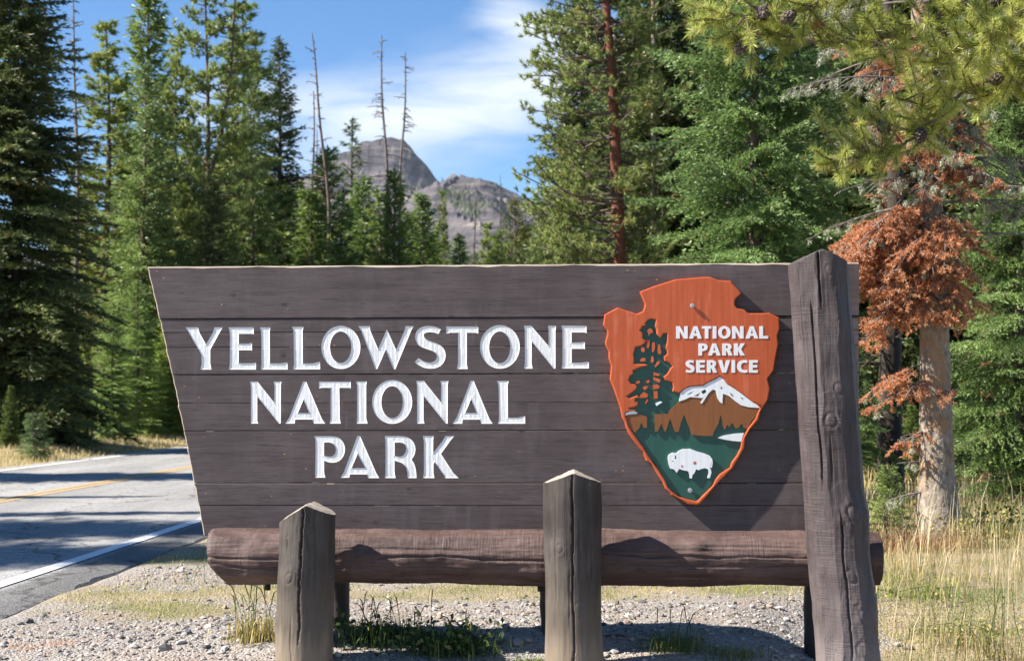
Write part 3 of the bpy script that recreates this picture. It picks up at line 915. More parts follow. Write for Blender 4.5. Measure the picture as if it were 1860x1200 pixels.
def post_mesh(rows, e, cracks, knots, seed, facet, top_dy, apex_px=None, zb=-0.35, seg=210, rings=230, top='gable'):
    """rows: (py, left px, right px) of the outline; stands e metres in front of the board"""
    rows = sorted(rows)
    rp = [r[0] for r in rows]
    dep = Y0 - e
    zt_edge = [bp_(0, r, e).z for r in rp]
    z_top = H + (HY - rows[0][0]) / F * dep

    def cen(z):
        py = HY - (z - H) * F / dep
        l, r = np.interp(py, rp, [q[1] for q in rows]), np.interp(py, rp, [q[2] for q in rows])
        a, b = bp_(l, py, e), bp_(r, py, e)
        return (a.x + b.x) / 2, (b.x - a.x) / 2 * 0.985
    V, Fq, mi = [], [], []
    zs = np.linspace(zb, z_top, rings)
    c0 = cen(0.1)[0]
    for ring, z in enumerate(zs):
        cx, r = cen(z)
        for s in range(seg):
            a = 2 * math.pi * s / seg
            # hewn facets: pull towards flats that wander along the length
            k = facet
            rr = r
            fa = (a + 0.16 * fbm(z * 1.6, seed, 0) + 0.05 * fbm(z * 7, seed + 4, 0)) % (2 * math.pi)
            nf = 10 if seed == 3 else 12
            pi_n = math.pi / nf
            ph = (fa / (2 * math.pi) * nf) % 1.0 - 0.5
            rr *= 1 + k * (math.cos(pi_n) / math.cos(ph * 2 * pi_n) - 1 + 0.5 * (1 - math.cos(pi_n))) + k * 0.016 * fbm(int((fa / (2 * math.pi)) * nf) * 3.7, z * 4.0, seed, 2)
            rr += r * 0.03 * fbm(math.cos(a) * 1.3 + seed, math.sin(a) * 1.3, z * 3.0, 3) + r * 0.012 * fbm(math.cos(a) * 5 + seed, math.sin(a) * 5, z * 2.0, 3)
            for ka, kz, kr, kh in knots:
                da = (a - ka + math.pi) % (2 * math.pi) - math.pi
                q = ((da * r) ** 2 + ((z - kz) * 0.8) ** 2) / kr ** 2
                if q < 6: rr += kh * (0.42 / (1 + (q * (1 + 0.5 * fbm(a * 7, z * 22, seed))) ** 2) + 0.4 * math.exp(-q * 0.35) - 0.28 * math.exp(-((math.sqrt(q) - 0.6) / 0.16) ** 2))
            rr -= grooves(z, a, cracks)
            x, y = cx - rr * math.cos(a), rr * math.sin(a)
            V.append((x, y, z))
    V = np.array(V)
    # a = 0 is the left, a = -pi/2 (y negative) faces the camera
    # gable-cut head: lower each top ring vertex to the roof planes
    ax = cen(z_top)[0] if apex_px is None else bp_(apex_px, rows[0][0], e).x
    ztop = bp_(0, rows[0][0] - top_dy, e).z
    def roof(x, y):
        sl, sr = facet_slopes[seed]
        return ztop - (sl * (ax - x) if x < ax else sr * (x - ax)) - 0.10 * (y + 0.14) * 0 - 0.005 * fbm(x * 11, y * 11, seed)
    for ringi in range(rings - 1, rings - 2, -1):
        pass
    V2 = V.reshape(rings, seg, 3)
    zcut = np.array([roof(V2[-1, s, 0], V2[-1, s, 1]) for s in range(seg)])
    zn = V2[:, :, 2]
    tt = (zs - zs[0]) / (zs[-1] - zs[0])
    V2[:, :, 2] = zs[0] + tt[:, None] * (zcut[None] - zs[0])
    V = V2.reshape(-1, 3)
    i = np.arange(rings - 1)[:, None] * seg
    j = np.arange(seg)[None]
    Fq = np.stack([i + j, i + seg + j, i + seg + (j + 1) % seg, i + (j + 1) % seg], -1).reshape(-1, 4)
    bm = bmesh.new()
    bv = [bm.verts.new(v) for v in V]
    for q in Fq:
        f_ = bm.faces.new([bv[t] for t in q])
        f_.smooth = True
    # head: concentric rings lying on the roof planes, chamfered rim
    last = bv[(rings - 1) * seg:]
    cxm = cen(z_top)[0]
    prev = last
    for rr, drop in ((0.955, 0.004), (0.75, 0.009), (0.5, 0.01), (0.25, 0.01)):
        cur = []
        for s in range(seg):
            x0, y0, _ = V2[-1, s]
            x, y = cxm + (x0 - cxm) * rr, y0 * rr
            cur.append(bm.verts.new((x, y, roof(x, y) + drop - 0.004)))
        for s in range(seg):
            f_ = bm.faces.new((prev[s], cur[s], cur[(s + 1) % seg], prev[(s + 1) % seg]))
            f_.material_index = 1
        prev = cur
    f_ = bm.faces.new(list(reversed(prev)))
    f_.material_index = 1
    bmesh.ops.recalc_face_normals(bm, faces=bm.faces)
    for v in bm.verts:
        v.co.y += -e
    me = bpy.data.meshes.new('post')
    bm.to_mesh(me)
    bm.free()
    return me


facet_slopes = {1: (0.62, 0.42), 2: (0.36, 0.38), 3: (0.42, 0.42)}
FRONT = -math.pi / 2
ga = lambda frac: FRONT - math.asin(max(-0.99, min(0.99, frac)))      # frac -1 left .. 1 right, on the camera side
k1 = [(ga(-0.42), 0.36, 0.034, 0.010), (ga(0.1), 0.62, 0.03, 0.006)]
c1 = [(ga(-0.02), 0.02, 0.70, 0.030, 0.16, 3), (ga(-0.55), 0.45, 0.62, 0.006, 0.05, 5), (ga(0.45), 0.2, 0.6, 0.005, 0.06, 8), (ga(-0.3), -0.3, 0.2, 0.004, 0.06, 12)]
me = post_mesh([(938, 511, 614), (960, 511, 613), (1000, 510, 613), (1040, 508, 612), (1100, 507, 611), (1160, 505, 610), (1200, 504, 610), (1320, 502, 612)], 0.36, c1, k1, 1, 0.15, 25, 568)
link('short_post', me, sign, [M_POST, M_POSTTOP])
k2 = [(ga(-0.45), 0.50, 0.03, 0.009), (ga(0.2), 0.2, 0.05, 0.006)]
c2 = [(ga(-0.02), -0.2, 0.86, 0.026, 0.07, 23), (ga(-0.12), 0.1, 0.45, 0.004, 0.05, 25), (ga(0.5), 0.3, 0.8, 0.004, 0.05, 28), (ga(-0.6), 0.2, 0.8, 0.004, 0.05, 38)]
me = post_mesh([(876, 991, 1097), (920, 991, 1098), (1000, 992, 1097), (1060, 994, 1097), (1120, 994, 1098), (1200, 994, 1102), (1320, 992, 1104)], 0.36, c2, k2, 2, 0.15, 21, 1047)
link('short_post', me, sign, [M_POST, M_POSTTOP])
zz = lambda py: H + (HY - py) / F * (Y0 - 0.36)
kt = [(ga(0.15), zz(520), 0.03, 0.010), (ga(0.42), zz(605), 0.03, 0.010), (ga(0.2), zz(723), 0.035, 0.012), (ga(-0.12), zz(778), 0.045, 0.016), (ga(0.35), zz(935), 0.05, 0.020), (ga(0.1), zz(945), 0.03, 0.008), (ga(0.12), zz(1045), 0.042, 0.014), (ga(0.45), zz(1110), 0.05, 0.018), (ga(0.3), zz(1170), 0.05, 0.012), (ga(0.98), zz(935), 0.06, 0.014), (ga(0.98), zz(1085), 0.06, 0.012)]
ct_ = [(ga(-0.2), zz(590), zz(468), 0.028, 0.03, 43), (ga(-0.52), zz(900), zz(560), 0.02, 0.05, 45), (ga(-0.78), zz(690), zz(480), 0.004, 0.03, 48), (ga(-0.05), zz(1200), zz(930), 0.018, 0.08, 51), (ga(-0.2), zz(890), zz(800), 0.01, 0.04, 53)]
me = post_mesh([(487, 1437, 1545), (551, 1441, 1548), (598, 1444, 1553), (680, 1450, 1559), (757, 1454, 1563), (820, 1458, 1569), (893, 1463, 1573), (933, 1466, 1580), (1000, 1470, 1584), (1033, 1473, 1587), (1083, 1478, 1594), (1133, 1482, 1598), (1200, 1487, 1604), (1320, 1492, 1612)], 0.36, ct_, kt, 3, 1.0, 24, 1491, seg=270, rings=460)
link('tall_post', me, sign, [M_TALL, M_TALL])

# log rail
la, lb = bp_(384, 1016, 0.06), bp_(1596, 1016, 0.06)
seg, rings = 150, 760
V = []
for i in range(rings):
    t = i / (rings - 1)
    x = la.x + (lb.x - la.x) * t
    r = 0.141 + 0.006 * fbm(x * 1.3, 3, 0) + 0.003 * math.sin(x * 3)
    zc = 0.432 + 0.006 * fbm(x * 0.8, 8, 0)
    for s in range(seg):
        a = 2 * math.pi * s / seg
        fa = (a + 0.15 * fbm(x * 0.9, 1, 0)) % (2 * math.pi)
        ph = (fa / (2 * math.pi) * 9) % 1.0 - 0.5
        rr = r * (1 + 0.5 * (math.cos(math.pi / 9) / math.cos(ph * 2 * math.pi / 9) - 1 + 0.5 * (1 - math.cos(math.pi / 9)))) + 0.008 * fbm(x * 2.5, math.cos(a) * 1.5, math.sin(a) * 1.5, 4) + 0.002 * fbm(x * 18, math.cos(a) * 2, math.sin(a) * 2, 3) + 0.003 * fbm(x * 1.2, math.cos(a) * 9, math.sin(a) * 9, 3)
        # knots on the front, running below the upper cracks
        for kx, ka, kr, kh in ((bp_(745, 0).x, 3.05, 0.05, 0.014), (bp_(860, 0).x, 3.1, 0.06, 0.012), (bp_(470, 0).x, 3.25, 0.06, 0.012), (bp_(1260, 0).x, 2.5, 0.04, 0.010), (bp_(975, 0).x, 3.45, 0.05, 0.014), (bp_(1340, 0).x, 2.95, 0.05, 0.008)):
            q = ((x - kx) ** 2 * 0.5 + ((a - ka) * r) ** 2) / kr ** 2
            if q < 6: rr += kh * math.exp(-q)
        for ca, x0, x1, dp, wob, sd in ((2.93, -1.6, -1.15, 0.012, 0.12, 2), (3.25, -1.52, -1.0, 0.014, 0.10, 6), (2.55, -0.9, -0.1, 0.009, 0.10, 11), (2.9, -0.75, 0.25, 0.012, 0.14, 15), (2.75, 0.45, 1.6, 0.012, 0.12, 19), (3.1, 0.5, 1.6, 0.010, 0.12, 27), (2.4, 0.9, 1.5, 0.008, 0.1, 31), (3.3, -0.6, -0.1, 0.008, 0.1, 35)):
            if x0 < x < x1:
                cc = ca + wob * fbm(x * 1.6, sd, 0) + 0.1 * (x - x0)
                t2 = abs((a - cc + math.pi) % (2 * math.pi) - math.pi)
                fd = min(1, (x - x0) / 0.1, (x1 - x) / 0.1)
                if t2 < 0.05: rr -= dp * fd * (1 - t2 / 0.05)
        c, sn = math.cos(a), math.sin(a)
        # a = 0 top ... pi/2 back (y+) ... pi bottom; front is 3pi/2; keep "front" at a near 3: shift
        y = rr * math.cos(a + 0.0 - math.pi * 0.0) if False else -rr * math.sin((a - 1.4))
        z = rr * math.cos((a - 1.4))
        xe = x
        endl = max(0, 1 - t * 14)
        xe += endl * (0.075 * max(0, -z / r - 0.1) + 0.012 * (1 - z / r)) + 0.006 * endl * fbm(y * 30, z * 30, 2)
        if t > 0.985:
            rr2 = 1 - 0.06 * ((t - 0.985) / 0.015)
            y, z = y * rr2, z * rr2
        if t < 0.006:
            y, z = y * (0.94 + 10 * t), z * (0.94 + 10 * t)
        V.append((xe, -0.06 + y, zc + z))
i = np.arange(rings - 1)[:, None] * seg
j = np.arange(seg)[None]
Fq = np.stack([i + j, i + seg + j, i + seg + (j + 1) % seg, i + (j + 1) % seg], -1).reshape(-1, 4)
bm = bmesh.new()
bv = [bm.verts.new(v) for v in V]
for q in Fq: bm.faces.new([bv[t] for t in q]).smooth = True
bm.faces.new(bv[:seg])
bm.faces.new(list(reversed(bv[-seg:])))
bmesh.ops.recalc_face_normals(bm, faces=bm.faces)
me = bpy.data.meshes.new('log_rail')
bm.to_mesh(me)
bm.free()
link('log_rail', me, sign, [M_LOG])

# rear legs behind the log, bolts under it
for l, r, wob in ((586, 627, 3), (980, 1024, 9), (1465, 1512, 4)):
    tb = Tubes(20)
    a, c = bp_(l, 1100, -0.16), bp_(r, 1100, -0.16)
    zs = np.linspace(-0.3, 0.62, 24)
    pts = [((a.x + c.x) / 2 + 0.012 * fbm(z * 3, l, 0), 0.16 + 0.1, z) for z in zs]
    tb.add(pts, [(c.x - a.x) / 2 * (1 + 0.12 * fbm(z * 5, l + 3, 0) + 0.1 * max(0, 0.25 - z)) for z in zs], 20)
    link('rear_leg', tb.mesh('rear_leg'), sign, [M_DARKWOOD])
for px in (487, 982, 1470):
    p = bp_(px, 1076, 0.06)
    bm = bmesh.new()
    bmesh.ops.create_cone(bm, cap_ends=True, segments=6, radius1=0.016, radius2=0.016, depth=0.05, matrix=Matrix.Translation((p.x, -0.06, 0.282)))
    bmesh.ops.create_cone(bm, cap_ends=True, segments=16, radius1=0.03, radius2=0.03, depth=0.008, matrix=Matrix.Translation((p.x, -0.06, 0.296)))
    me = bpy.data.meshes.new('bolt')
    bm.to_mesh(me)
    bm.free()
    link('bolt', me, sign, [M_IRON])

# ---- arrowhead plaque
PE = 0.045                                          # its face stands this far in front of the board
plq = link('arrowhead_plaque', bpy.data.meshes.new('tmp'), sign)


def slab(loops, e_front, thick, bevel=0.0, name='slab'):
    """flat piece from pixel loops (even-odd holes); front face e_front before the board"""
    cu = bpy.data.curves.new('c', 'CURVE')
    cu.dimensions = '2D'
    cu.fill_mode = 'BOTH'
    cu.extrude = thick / 2 - bevel
    cu.bevel_depth = bevel
    cu.offset = -bevel
    cu.bevel_resolution = 1 if bevel else 0
    for lp in loops:
        q = loc2(lp, PE)
        sp = cu.splines.new('POLY')
        sp.points.add(len(q) - 1)
        for p, (x, z) in zip(sp.points, q): p.co = (x, z, 0, 1)
        sp.use_cyclic_u = True
    ob = bpy.data.objects.new('c', cu)
    C.objects.link(ob)
    dg = bpy.context.evaluated_depsgraph_get()
    me = bpy.data.meshes.new_from_object(ob.evaluated_get(dg))
    bpy.data.objects.remove(ob)
    bpy.data.curves.remove(cu)
    me.transform(Matrix(((1, 0, 0, 0), (0, 0, -1, -(e_front - thick / 2)), (0, 1, 0, 0), (0, 0, 0, 1))))
    me.name = name
    for p in me.polygons: p.use_smooth = False
    return me


def tp(l, org, s): return [(org[0] + x * s, org[1] + y * s) for x, y in l]
sA, oA = 160 / 738, (1090, 495)
sB, oB = 180 / 831, (1250, 495)
sL, oL = 150 / 923, (1130, 730)
oR = (1250, 730)
sM, oM = 270 / 1409, (1130, 680)
sT, oT = 110 / 695, (1130, 570)
outline = (tp([(335,160),(450,115),(560,80),(640,55),(738,48)], oA, sA) +
           tp([(100,38),(185,35),(255,62),(360,70),(390,105),(440,155),(450,175),(435,190),(405,215),(392,245),(395,270),(415,298),(475,310),(510,340),(600,340),(685,338),(765,375),(770,470),(750,530),(760,600),(740,690),(720,820),(668,890),(690,970),(670,1070),(620,1145)], oB, sB) +
           tp([(815,100),(790,200),(700,300),(645,395),(632,510),(590,590),(500,740),(375,860),(310,930),(220,1040),(140,1130),(100,1150),(0,1140)], oR, sL) +
           tp([(680,1100),(580,1050),(550,1035),(545,1020),(490,970),(455,890),(400,810),(350,720),(330,690),(270,655),(240,560),(200,520),(130,430),(80,360),(45,280),(35,230),(5,175)], oL, sL) +
           tp([(170,1130),(120,980),(85,895),(95,780),(75,720),(75,660),(50,610),(45,580),(65,510),(60,480),(28,440),(40,350),(150,292),(250,325),(310,345),(360,325),(375,290),(378,260),(350,195)], oA, sA))
hole = (tp([(40,150),(60,200),(80,270),(130,350),(240,500),(300,600),(340,660),(400,740),(480,860),(520,950),(580,1010),(640,1055),(750,1090)], oL, sL) +
        tp([(100,1108),(150,1060),(220,990),(280,930),(310,860),(360,800),(470,730),(490,670),(550,590),(590,510),(598,440),(640,350),(680,280),(750,190),(800,80),(828,38)], oR, sL) +
        tp([(1240,260),(1150,190),(1060,125),(1000,90),(970,45),(930,15),(900,35),(860,55),(800,85),(770,105),(700,108),(640,115),(590,140),(557,172)], oM, sM) +
        tp([(655,905),(580,890),(590,840),(580,790),(500,760),(480,720),(520,685),(560,620),(580,600),(545,560),(490,540),(480,490),(520,460),(518,420),(505,385),(520,310),(520,225),(480,225),(455,265),(440,275),(400,235),(395,180),(380,140),(390,70),(340,57),(300,70),(270,110),(290,135),(240,140),(210,185),(240,215),(240,270),(265,300),(322,300),(280,312),(260,340),(215,370),(160,380),(145,430),(135,460),(145,510),(140,570),(230,575),(270,575),(300,585),(280,600),(220,610),(130,650),(135,690),(100,705),(80,755),(110,800),(160,810),(180,835),(160,870),(120,900),(60,945),(90,965),(140,945),(180,930),(200,950),(230,960),(160,970),(155,1000),(185,1010),(195,1045),(150,1070),(90,1080),(100,1095),(160,1095),(165,1110),(100,1110),(45,1135)], oT, sT))
old = plq.data
plq.data = slab([outline, hole], PE, PE - 0.0005, 0.006, 'arrowhead_plaque')
bpy.data.meshes.remove(old)
plq.data.materials.append(M_ORANGE)
# green field: the recessed floor behind the opening
ins_out = [tuple(p) for p in inset([(x, -y) for x, y in outline], -6.0 if area([(x, -y) for x, y in outline]) < 0 else 6.0)]
link('green_field', slab([[(x, -y) for x, y in ins_out]], PE - 0.016, 0.012), plq, [M_GREEN])
islands = [[(290,190),(320,160),(350,180),(355,215),(330,220),(310,250),(305,225)], [(285,315),(320,305),(318,360),(305,395),(285,385)], [(350,325),(378,325),(380,400),(365,440),(345,435),(345,360)], [(220,375),(240,370),(265,400),(262,430),(240,440),(220,420)], [(415,355),(440,345),(445,400),(455,440),(435,470),(410,440)], [(210,525),(240,500),(275,510),(270,540),(215,545)], [(340,485),(360,480),(370,530),(355,560),(335,550)], [(400,550),(430,535),(440,560),(410,590),(385,615),(380,590)], [(365,665),(435,690),(435,710),(365,705)], [(365,720),(445,750),(435,790),(365,760)], [(155,780),(200,760),(212,785),(175,805)], [(275,770),(310,755),(325,780),(290,795)], [(240,835),(290,820),(300,845),(265,875),(245,860)], [(350,815),(400,805),(435,830),(420,855),(365,865)], [(365,885),(410,885),(410,970),(370,970)], [(210,930),(250,895),(300,920),(295,955),(215,965)], [(265,1020),(290,975),(305,985),(280,1030)]]
for l in islands:
    link('tree_gap', slab([tp(l, oT, sT)], PE - 0.003, 0.0135), plq, [M_ORANGE])
brown = [(312,375),(440,372),(455,335),(500,300),(545,250),(600,205),(700,180),(780,190),(860,110),(930,100),(1000,150),(1060,200),(1150,270),(1312,316),(1290,370),(1230,440),(1190,518),(1155,500),(1140,460),(1110,500),(1080,510),(1045,455),(1020,500),(1000,475),(975,525),(960,490),(940,380),(915,470),(880,530),(860,582),(760,580),(665,570),(640,500),(610,430),(590,380),(560,460),(540,540),(505,545),(480,480),(460,415),(430,500),(415,545),(400,530),(375,465),(340,540),(315,540)]
link('mountain_relief', slab([tp(brown, oM, sM)], PE - 0.006, 0.0108), plq, [M_BROWN])
lbrown = [(38,400),(60,360),(110,350),(160,372),(240,400),(238,505),(205,500),(185,455),(165,510),(120,552),(75,500)]
link('hill_relief', slab([tp(lbrown, oM, sM)], PE - 0.006, 0.0108), plq, [M_BROWN])
snow = [(545,255),(557,175),(590,142),(640,118),(700,111),(770,108),(800,88),(860,58),(900,38),(930,19),(968,47),(998,92),(1060,128),(1150,193),(1240,263),(1322,301),(1310,316),(1200,308),(1130,290),(1080,255),(1020,205),(960,180),(955,240),(955,275),(930,260),(905,220),(890,150),(860,142),(820,180),(790,230),(760,275),(745,270),(775,215),(760,222),(650,212),(600,235)]
gaps = [[(615,190),(690,150),(650,185)], [(680,205),(745,172),(722,205)], [(750,160),(790,140),(805,165),(770,185)], [(930,120),(958,118),(950,145)], [(1020,165),(1050,190),(1068,215),(1040,200)], [(1120,215),(1145,220),(1160,245)]]
link('snow_cap', slab([tp(snow, oM, sM)] + [tp(g, oM, sM) for g in gaps], PE - 0.0035, 0.0135), plq, [M_WHITE2])
link('snow_cap', slab([tp([(33,388),(40,362),(90,343),(130,348),(155,368),(110,374),(60,380)], oM, sM)], PE - 0.0035, 0.0135), plq, [M_WHITE2])
link('white_patch', slab([tp([(385,1025),(440,1000),(468,1010),(400,1055)], oT, sT)], PE - 0.003, 0.0135), plq, [M_WHITE2])
link('lake', slab([tp([(910,600),(960,580),(1060,560),(1160,553),(1145,590),(1132,635),(1050,628),(970,615)], oM, sM)], PE - 0.005, 0.0115), plq, [M_WHITE2])
bis = [(437,790),(445,760),(480,740),(520,742),(545,720),(580,705),(650,703),(720,730),(780,745),(830,765),(858,800),(862,840),(855,880),(840,884),(850,850),(852,820),(843,860),(836,885),(845,900),(850,930),(835,980),(812,980),(825,930),(820,900),(790,885),(760,892),(725,905),(705,895),(690,930),(668,955),(666,982),(645,982),(642,950),(630,915),(580,905),(545,893),(520,930),(505,910),(490,895),(460,890),(445,850)]
horn = [(500,765),(512,768),(520,785),(512,802),(500,795),(506,782)]
eye = [(472,818),(492,816),(488,826)]
b_ob = link('bison', slab([tp(bis, oM, sM), tp(horn, oM, sM), tp(eye, oM, sM)], PE - 0.004, 0.0125), plq, [M_WHITE2])
for q in ([(680,825),(700,822),(706,842),(690,852),(678,845)], [(562,858),(576,858),(578,876),(564,878)]):
    link('chip_spot', slab([tp(q, oM, sM)], PE - 0.0032, 0.0006), plq, [M_ORANGE])
GL = {'N': [[(0,0),(.32,0),(.7,.6),(.7,0),(1,0),(1,1),(.68,1),(.3,.4),(.3,1),(0,1)]],
      'A': [[(.36,0),(.64,0),(1,1),(.69,1),(.62,.78),(.38,.78),(.31,1),(0,1)], [(.5,.28),(.59,.58),(.41,.58)]],
      'T': [[(0,0),(1,0),(1,.2),(.69,.2),(.69,1),(.31,1),(.31,.2),(0,.2)]],
      'I': [[(0,0),(1,0),(1,1),(0,1)]],
      'O': [ell(.5, .5, .5, .515, 32), ell(.5, .5, .21, .31, 24)],
      'L': [[(0,0),(.42,0),(.42,.79),(1,.79),(1,1),(0,1)]],
      'P': [smooth_loop([(0,0),(.55,0),(.85,.08),(1,.3),(.88,.53),(.6,.63),(.38,.63),(.38,1),(0,1)], 60), [(.38,.2),(.52,.2),(.6,.25),(.62,.31),(.6,.38),(.52,.43),(.38,.43)]],
      'R': [smooth_loop([(0,0),(.58,0),(.84,.08),(.93,.28),(.85,.46),(.72,.53),(.82,.62),(1,1),(.62,1),(.48,.68),(.36,.62),(.36,1),(0,1)], 50), [(.36,.19),(.5,.19),(.59,.29),(.5,.4),(.36,.4)]],
      'K': [[(0,0),(.36,0),(.36,.4),(.62,0),(1,0),(.64,.47),(1,1),(.6,1),(.36,.58),(.36,1),(0,1)]],
      'E': [[(0,0),(1,0),(1,.2),(.42,.2),(.42,.39),(.94,.39),(.94,.59),(.42,.59),(.42,.8),(1,.8),(1,1),(0,1)]],
      'V': [[(0,0),(.33,0),(.5,.66),(.67,0),(1,0),(.66,1),(.34,1)]],
      'S': [smooth_loop([(.92,.03),(.88,.24),(.7,.19),(.52,.185),(.42,.22),(.42,.29),(.52,.34),(.75,.41),(.95,.54),(1,.7),(.94,.86),(.75,.98),(.45,1.01),(.05,.96),(.08,.74),(.3,.81),(.48,.82),(.6,.78),(.6,.7),(.5,.64),(.25,.56),(.06,.44),(.01,.29),(.08,.13),(.28,.02),(.55,-.01)], 60)],
      'C': [smooth_loop([(.97,.03),(.92,.24),(.76,.19),(.6,.2),(.45,.28),(.37,.42),(.37,.58),(.45,.72),(.6,.8),(.78,.8),(.94,.76),(.97,.97),(.75,1.01),(.5,1.0),(.25,.92),(.07,.75),(0,.5),(.07,.26),(.25,.08),(.5,0),(.75,-.01)], 60)]}
sN, oN = 190 / 1860, (1220, 580)
rowsN = [((120, 340), [('N',85,290),('A',315,540),('T',543,710),('I',735,800),('O',832,1052),('N',1080,1283),('A',1318,1545),('L',1565,1722)]),
         ((425, 640), [('P',480,650),('A',650,875),('R',905,1085),('K',1112,1307)]),
         ((722, 945), [('S',250,413),('E',442,598),('R',632,812),('V',832,1045),('I',1070,1133),('C',1165,1360),('E',1380,1535)])]
for (y0, y1), ls in rowsN:
    for ch, x0, x1 in ls:
        lp = [[(x0 + u * (x1 - x0), y0 + v * (y1 - y0)) for u, v in l] for l in GL[ch]]
        link('letter', slab([tp(l, oN, sN) for l in lp], PE + 0.002, 0.0026), plq, [M_WHITE2])
for px, py in ((1258, 555.5), (1254.5, 890.5)):
    p = bp_(px, py, PE)
    e0 = PE if py < 700 else PE - 0.016
    bm = bmesh.new()
    T = Matrix.Rotation(math.radians(90), 4, 'X')
    bmesh.ops.create_cone(bm, cap_ends=True, segments=24, radius1=0.013, radius2=0.011, depth=0.006, matrix=Matrix.Translation((p.x, -e0 - 0.010, p.z)) @ T)
    bmesh.ops.create_cone(bm, cap_ends=True, segments=24, radius1=0.006, radius2=0.006, depth=0.009, matrix=Matrix.Translation((p.x, -e0 - 0.004, p.z)) @ T)
    bmesh.ops.create_cone(bm, cap_ends=True, segments=6, radius1=0.007, radius2=0.006, depth=0.004, matrix=Matrix.Translation((p.x, -e0 - 0.0145, p.z)) @ T)
    me = bpy.data.meshes.new('screw')
    bm.to_mesh(me)
    bm.free()
    link('screw', me, plq, [M_STEEL])

# ------------------------------------------------------------------ trees
M_SPRUCE = foliage('spruce_needles', lin(42, 56, 32), lin(158, 168, 104), odd=lin(138, 98, 58), odd_at=0.985)
M_FIR = foliage('fir_needles', lin(50, 74, 40), lin(164, 184, 116), odd=lin(150, 96, 60), odd_at=0.99)
M_PINE = foliage('pine_needles', lin(60, 82, 38), lin(178, 190, 112), odd=lin(160, 116, 66), odd_at=0.975)
M_YOUNG = foliage('young_needles', lin(62, 88, 40), lin(178, 190, 106), odd=lin(140, 110, 60), odd_at=0.99)
M_DEADN = foliage('dead_needles', lin(150, 94, 64), lin(242, 182, 136), trans=0.45)
M_BARK = bark('grey_brown_bark', lin(70, 58, 50), lin(122, 106, 94))
M_BARKR = bark('reddish_pine_bark', lin(70, 40, 28), lin(134, 76, 48), scale=18)
M_BARKP = bark('pale_fir_bark', lin(84, 76, 68), lin(164, 151, 136), scale=22, stretch=0.6, bump=0.8, patch=lin(150, 116, 84))
M_SNAG = bark('silver_snag_wood', lin(80, 73, 70), lin(132, 122, 116), scale=10, stretch=0.1)
M_BARKD = bark('dark_bark', lin(38, 32, 28), lin(66, 56, 48))
M_LICHEN = foliage('tree_lichen', lin(140, 146, 122), lin(188, 190, 164), trans=0.2)


def shoots(S_, P, D, ln, wd, k=2, tint=None, spread=0.5):
    """k narrow needle triangles at each point P pointing roughly along D"""
    n = len(P)
    if tint is None: tint = R.random(n)
    for _ in range(k):
        d = unit(D + R.normal(size=(n, 3)) * spread)
        w_ = unit(np.cross(d, rnd_dirs(n)))
        l = ln * R.uniform(0.7, 1.25, n)[:, None]
        S_.tris(P - w_ * wd * 0.5, P + w_ * wd * 0.5, P + d * l, tint, 0.28)


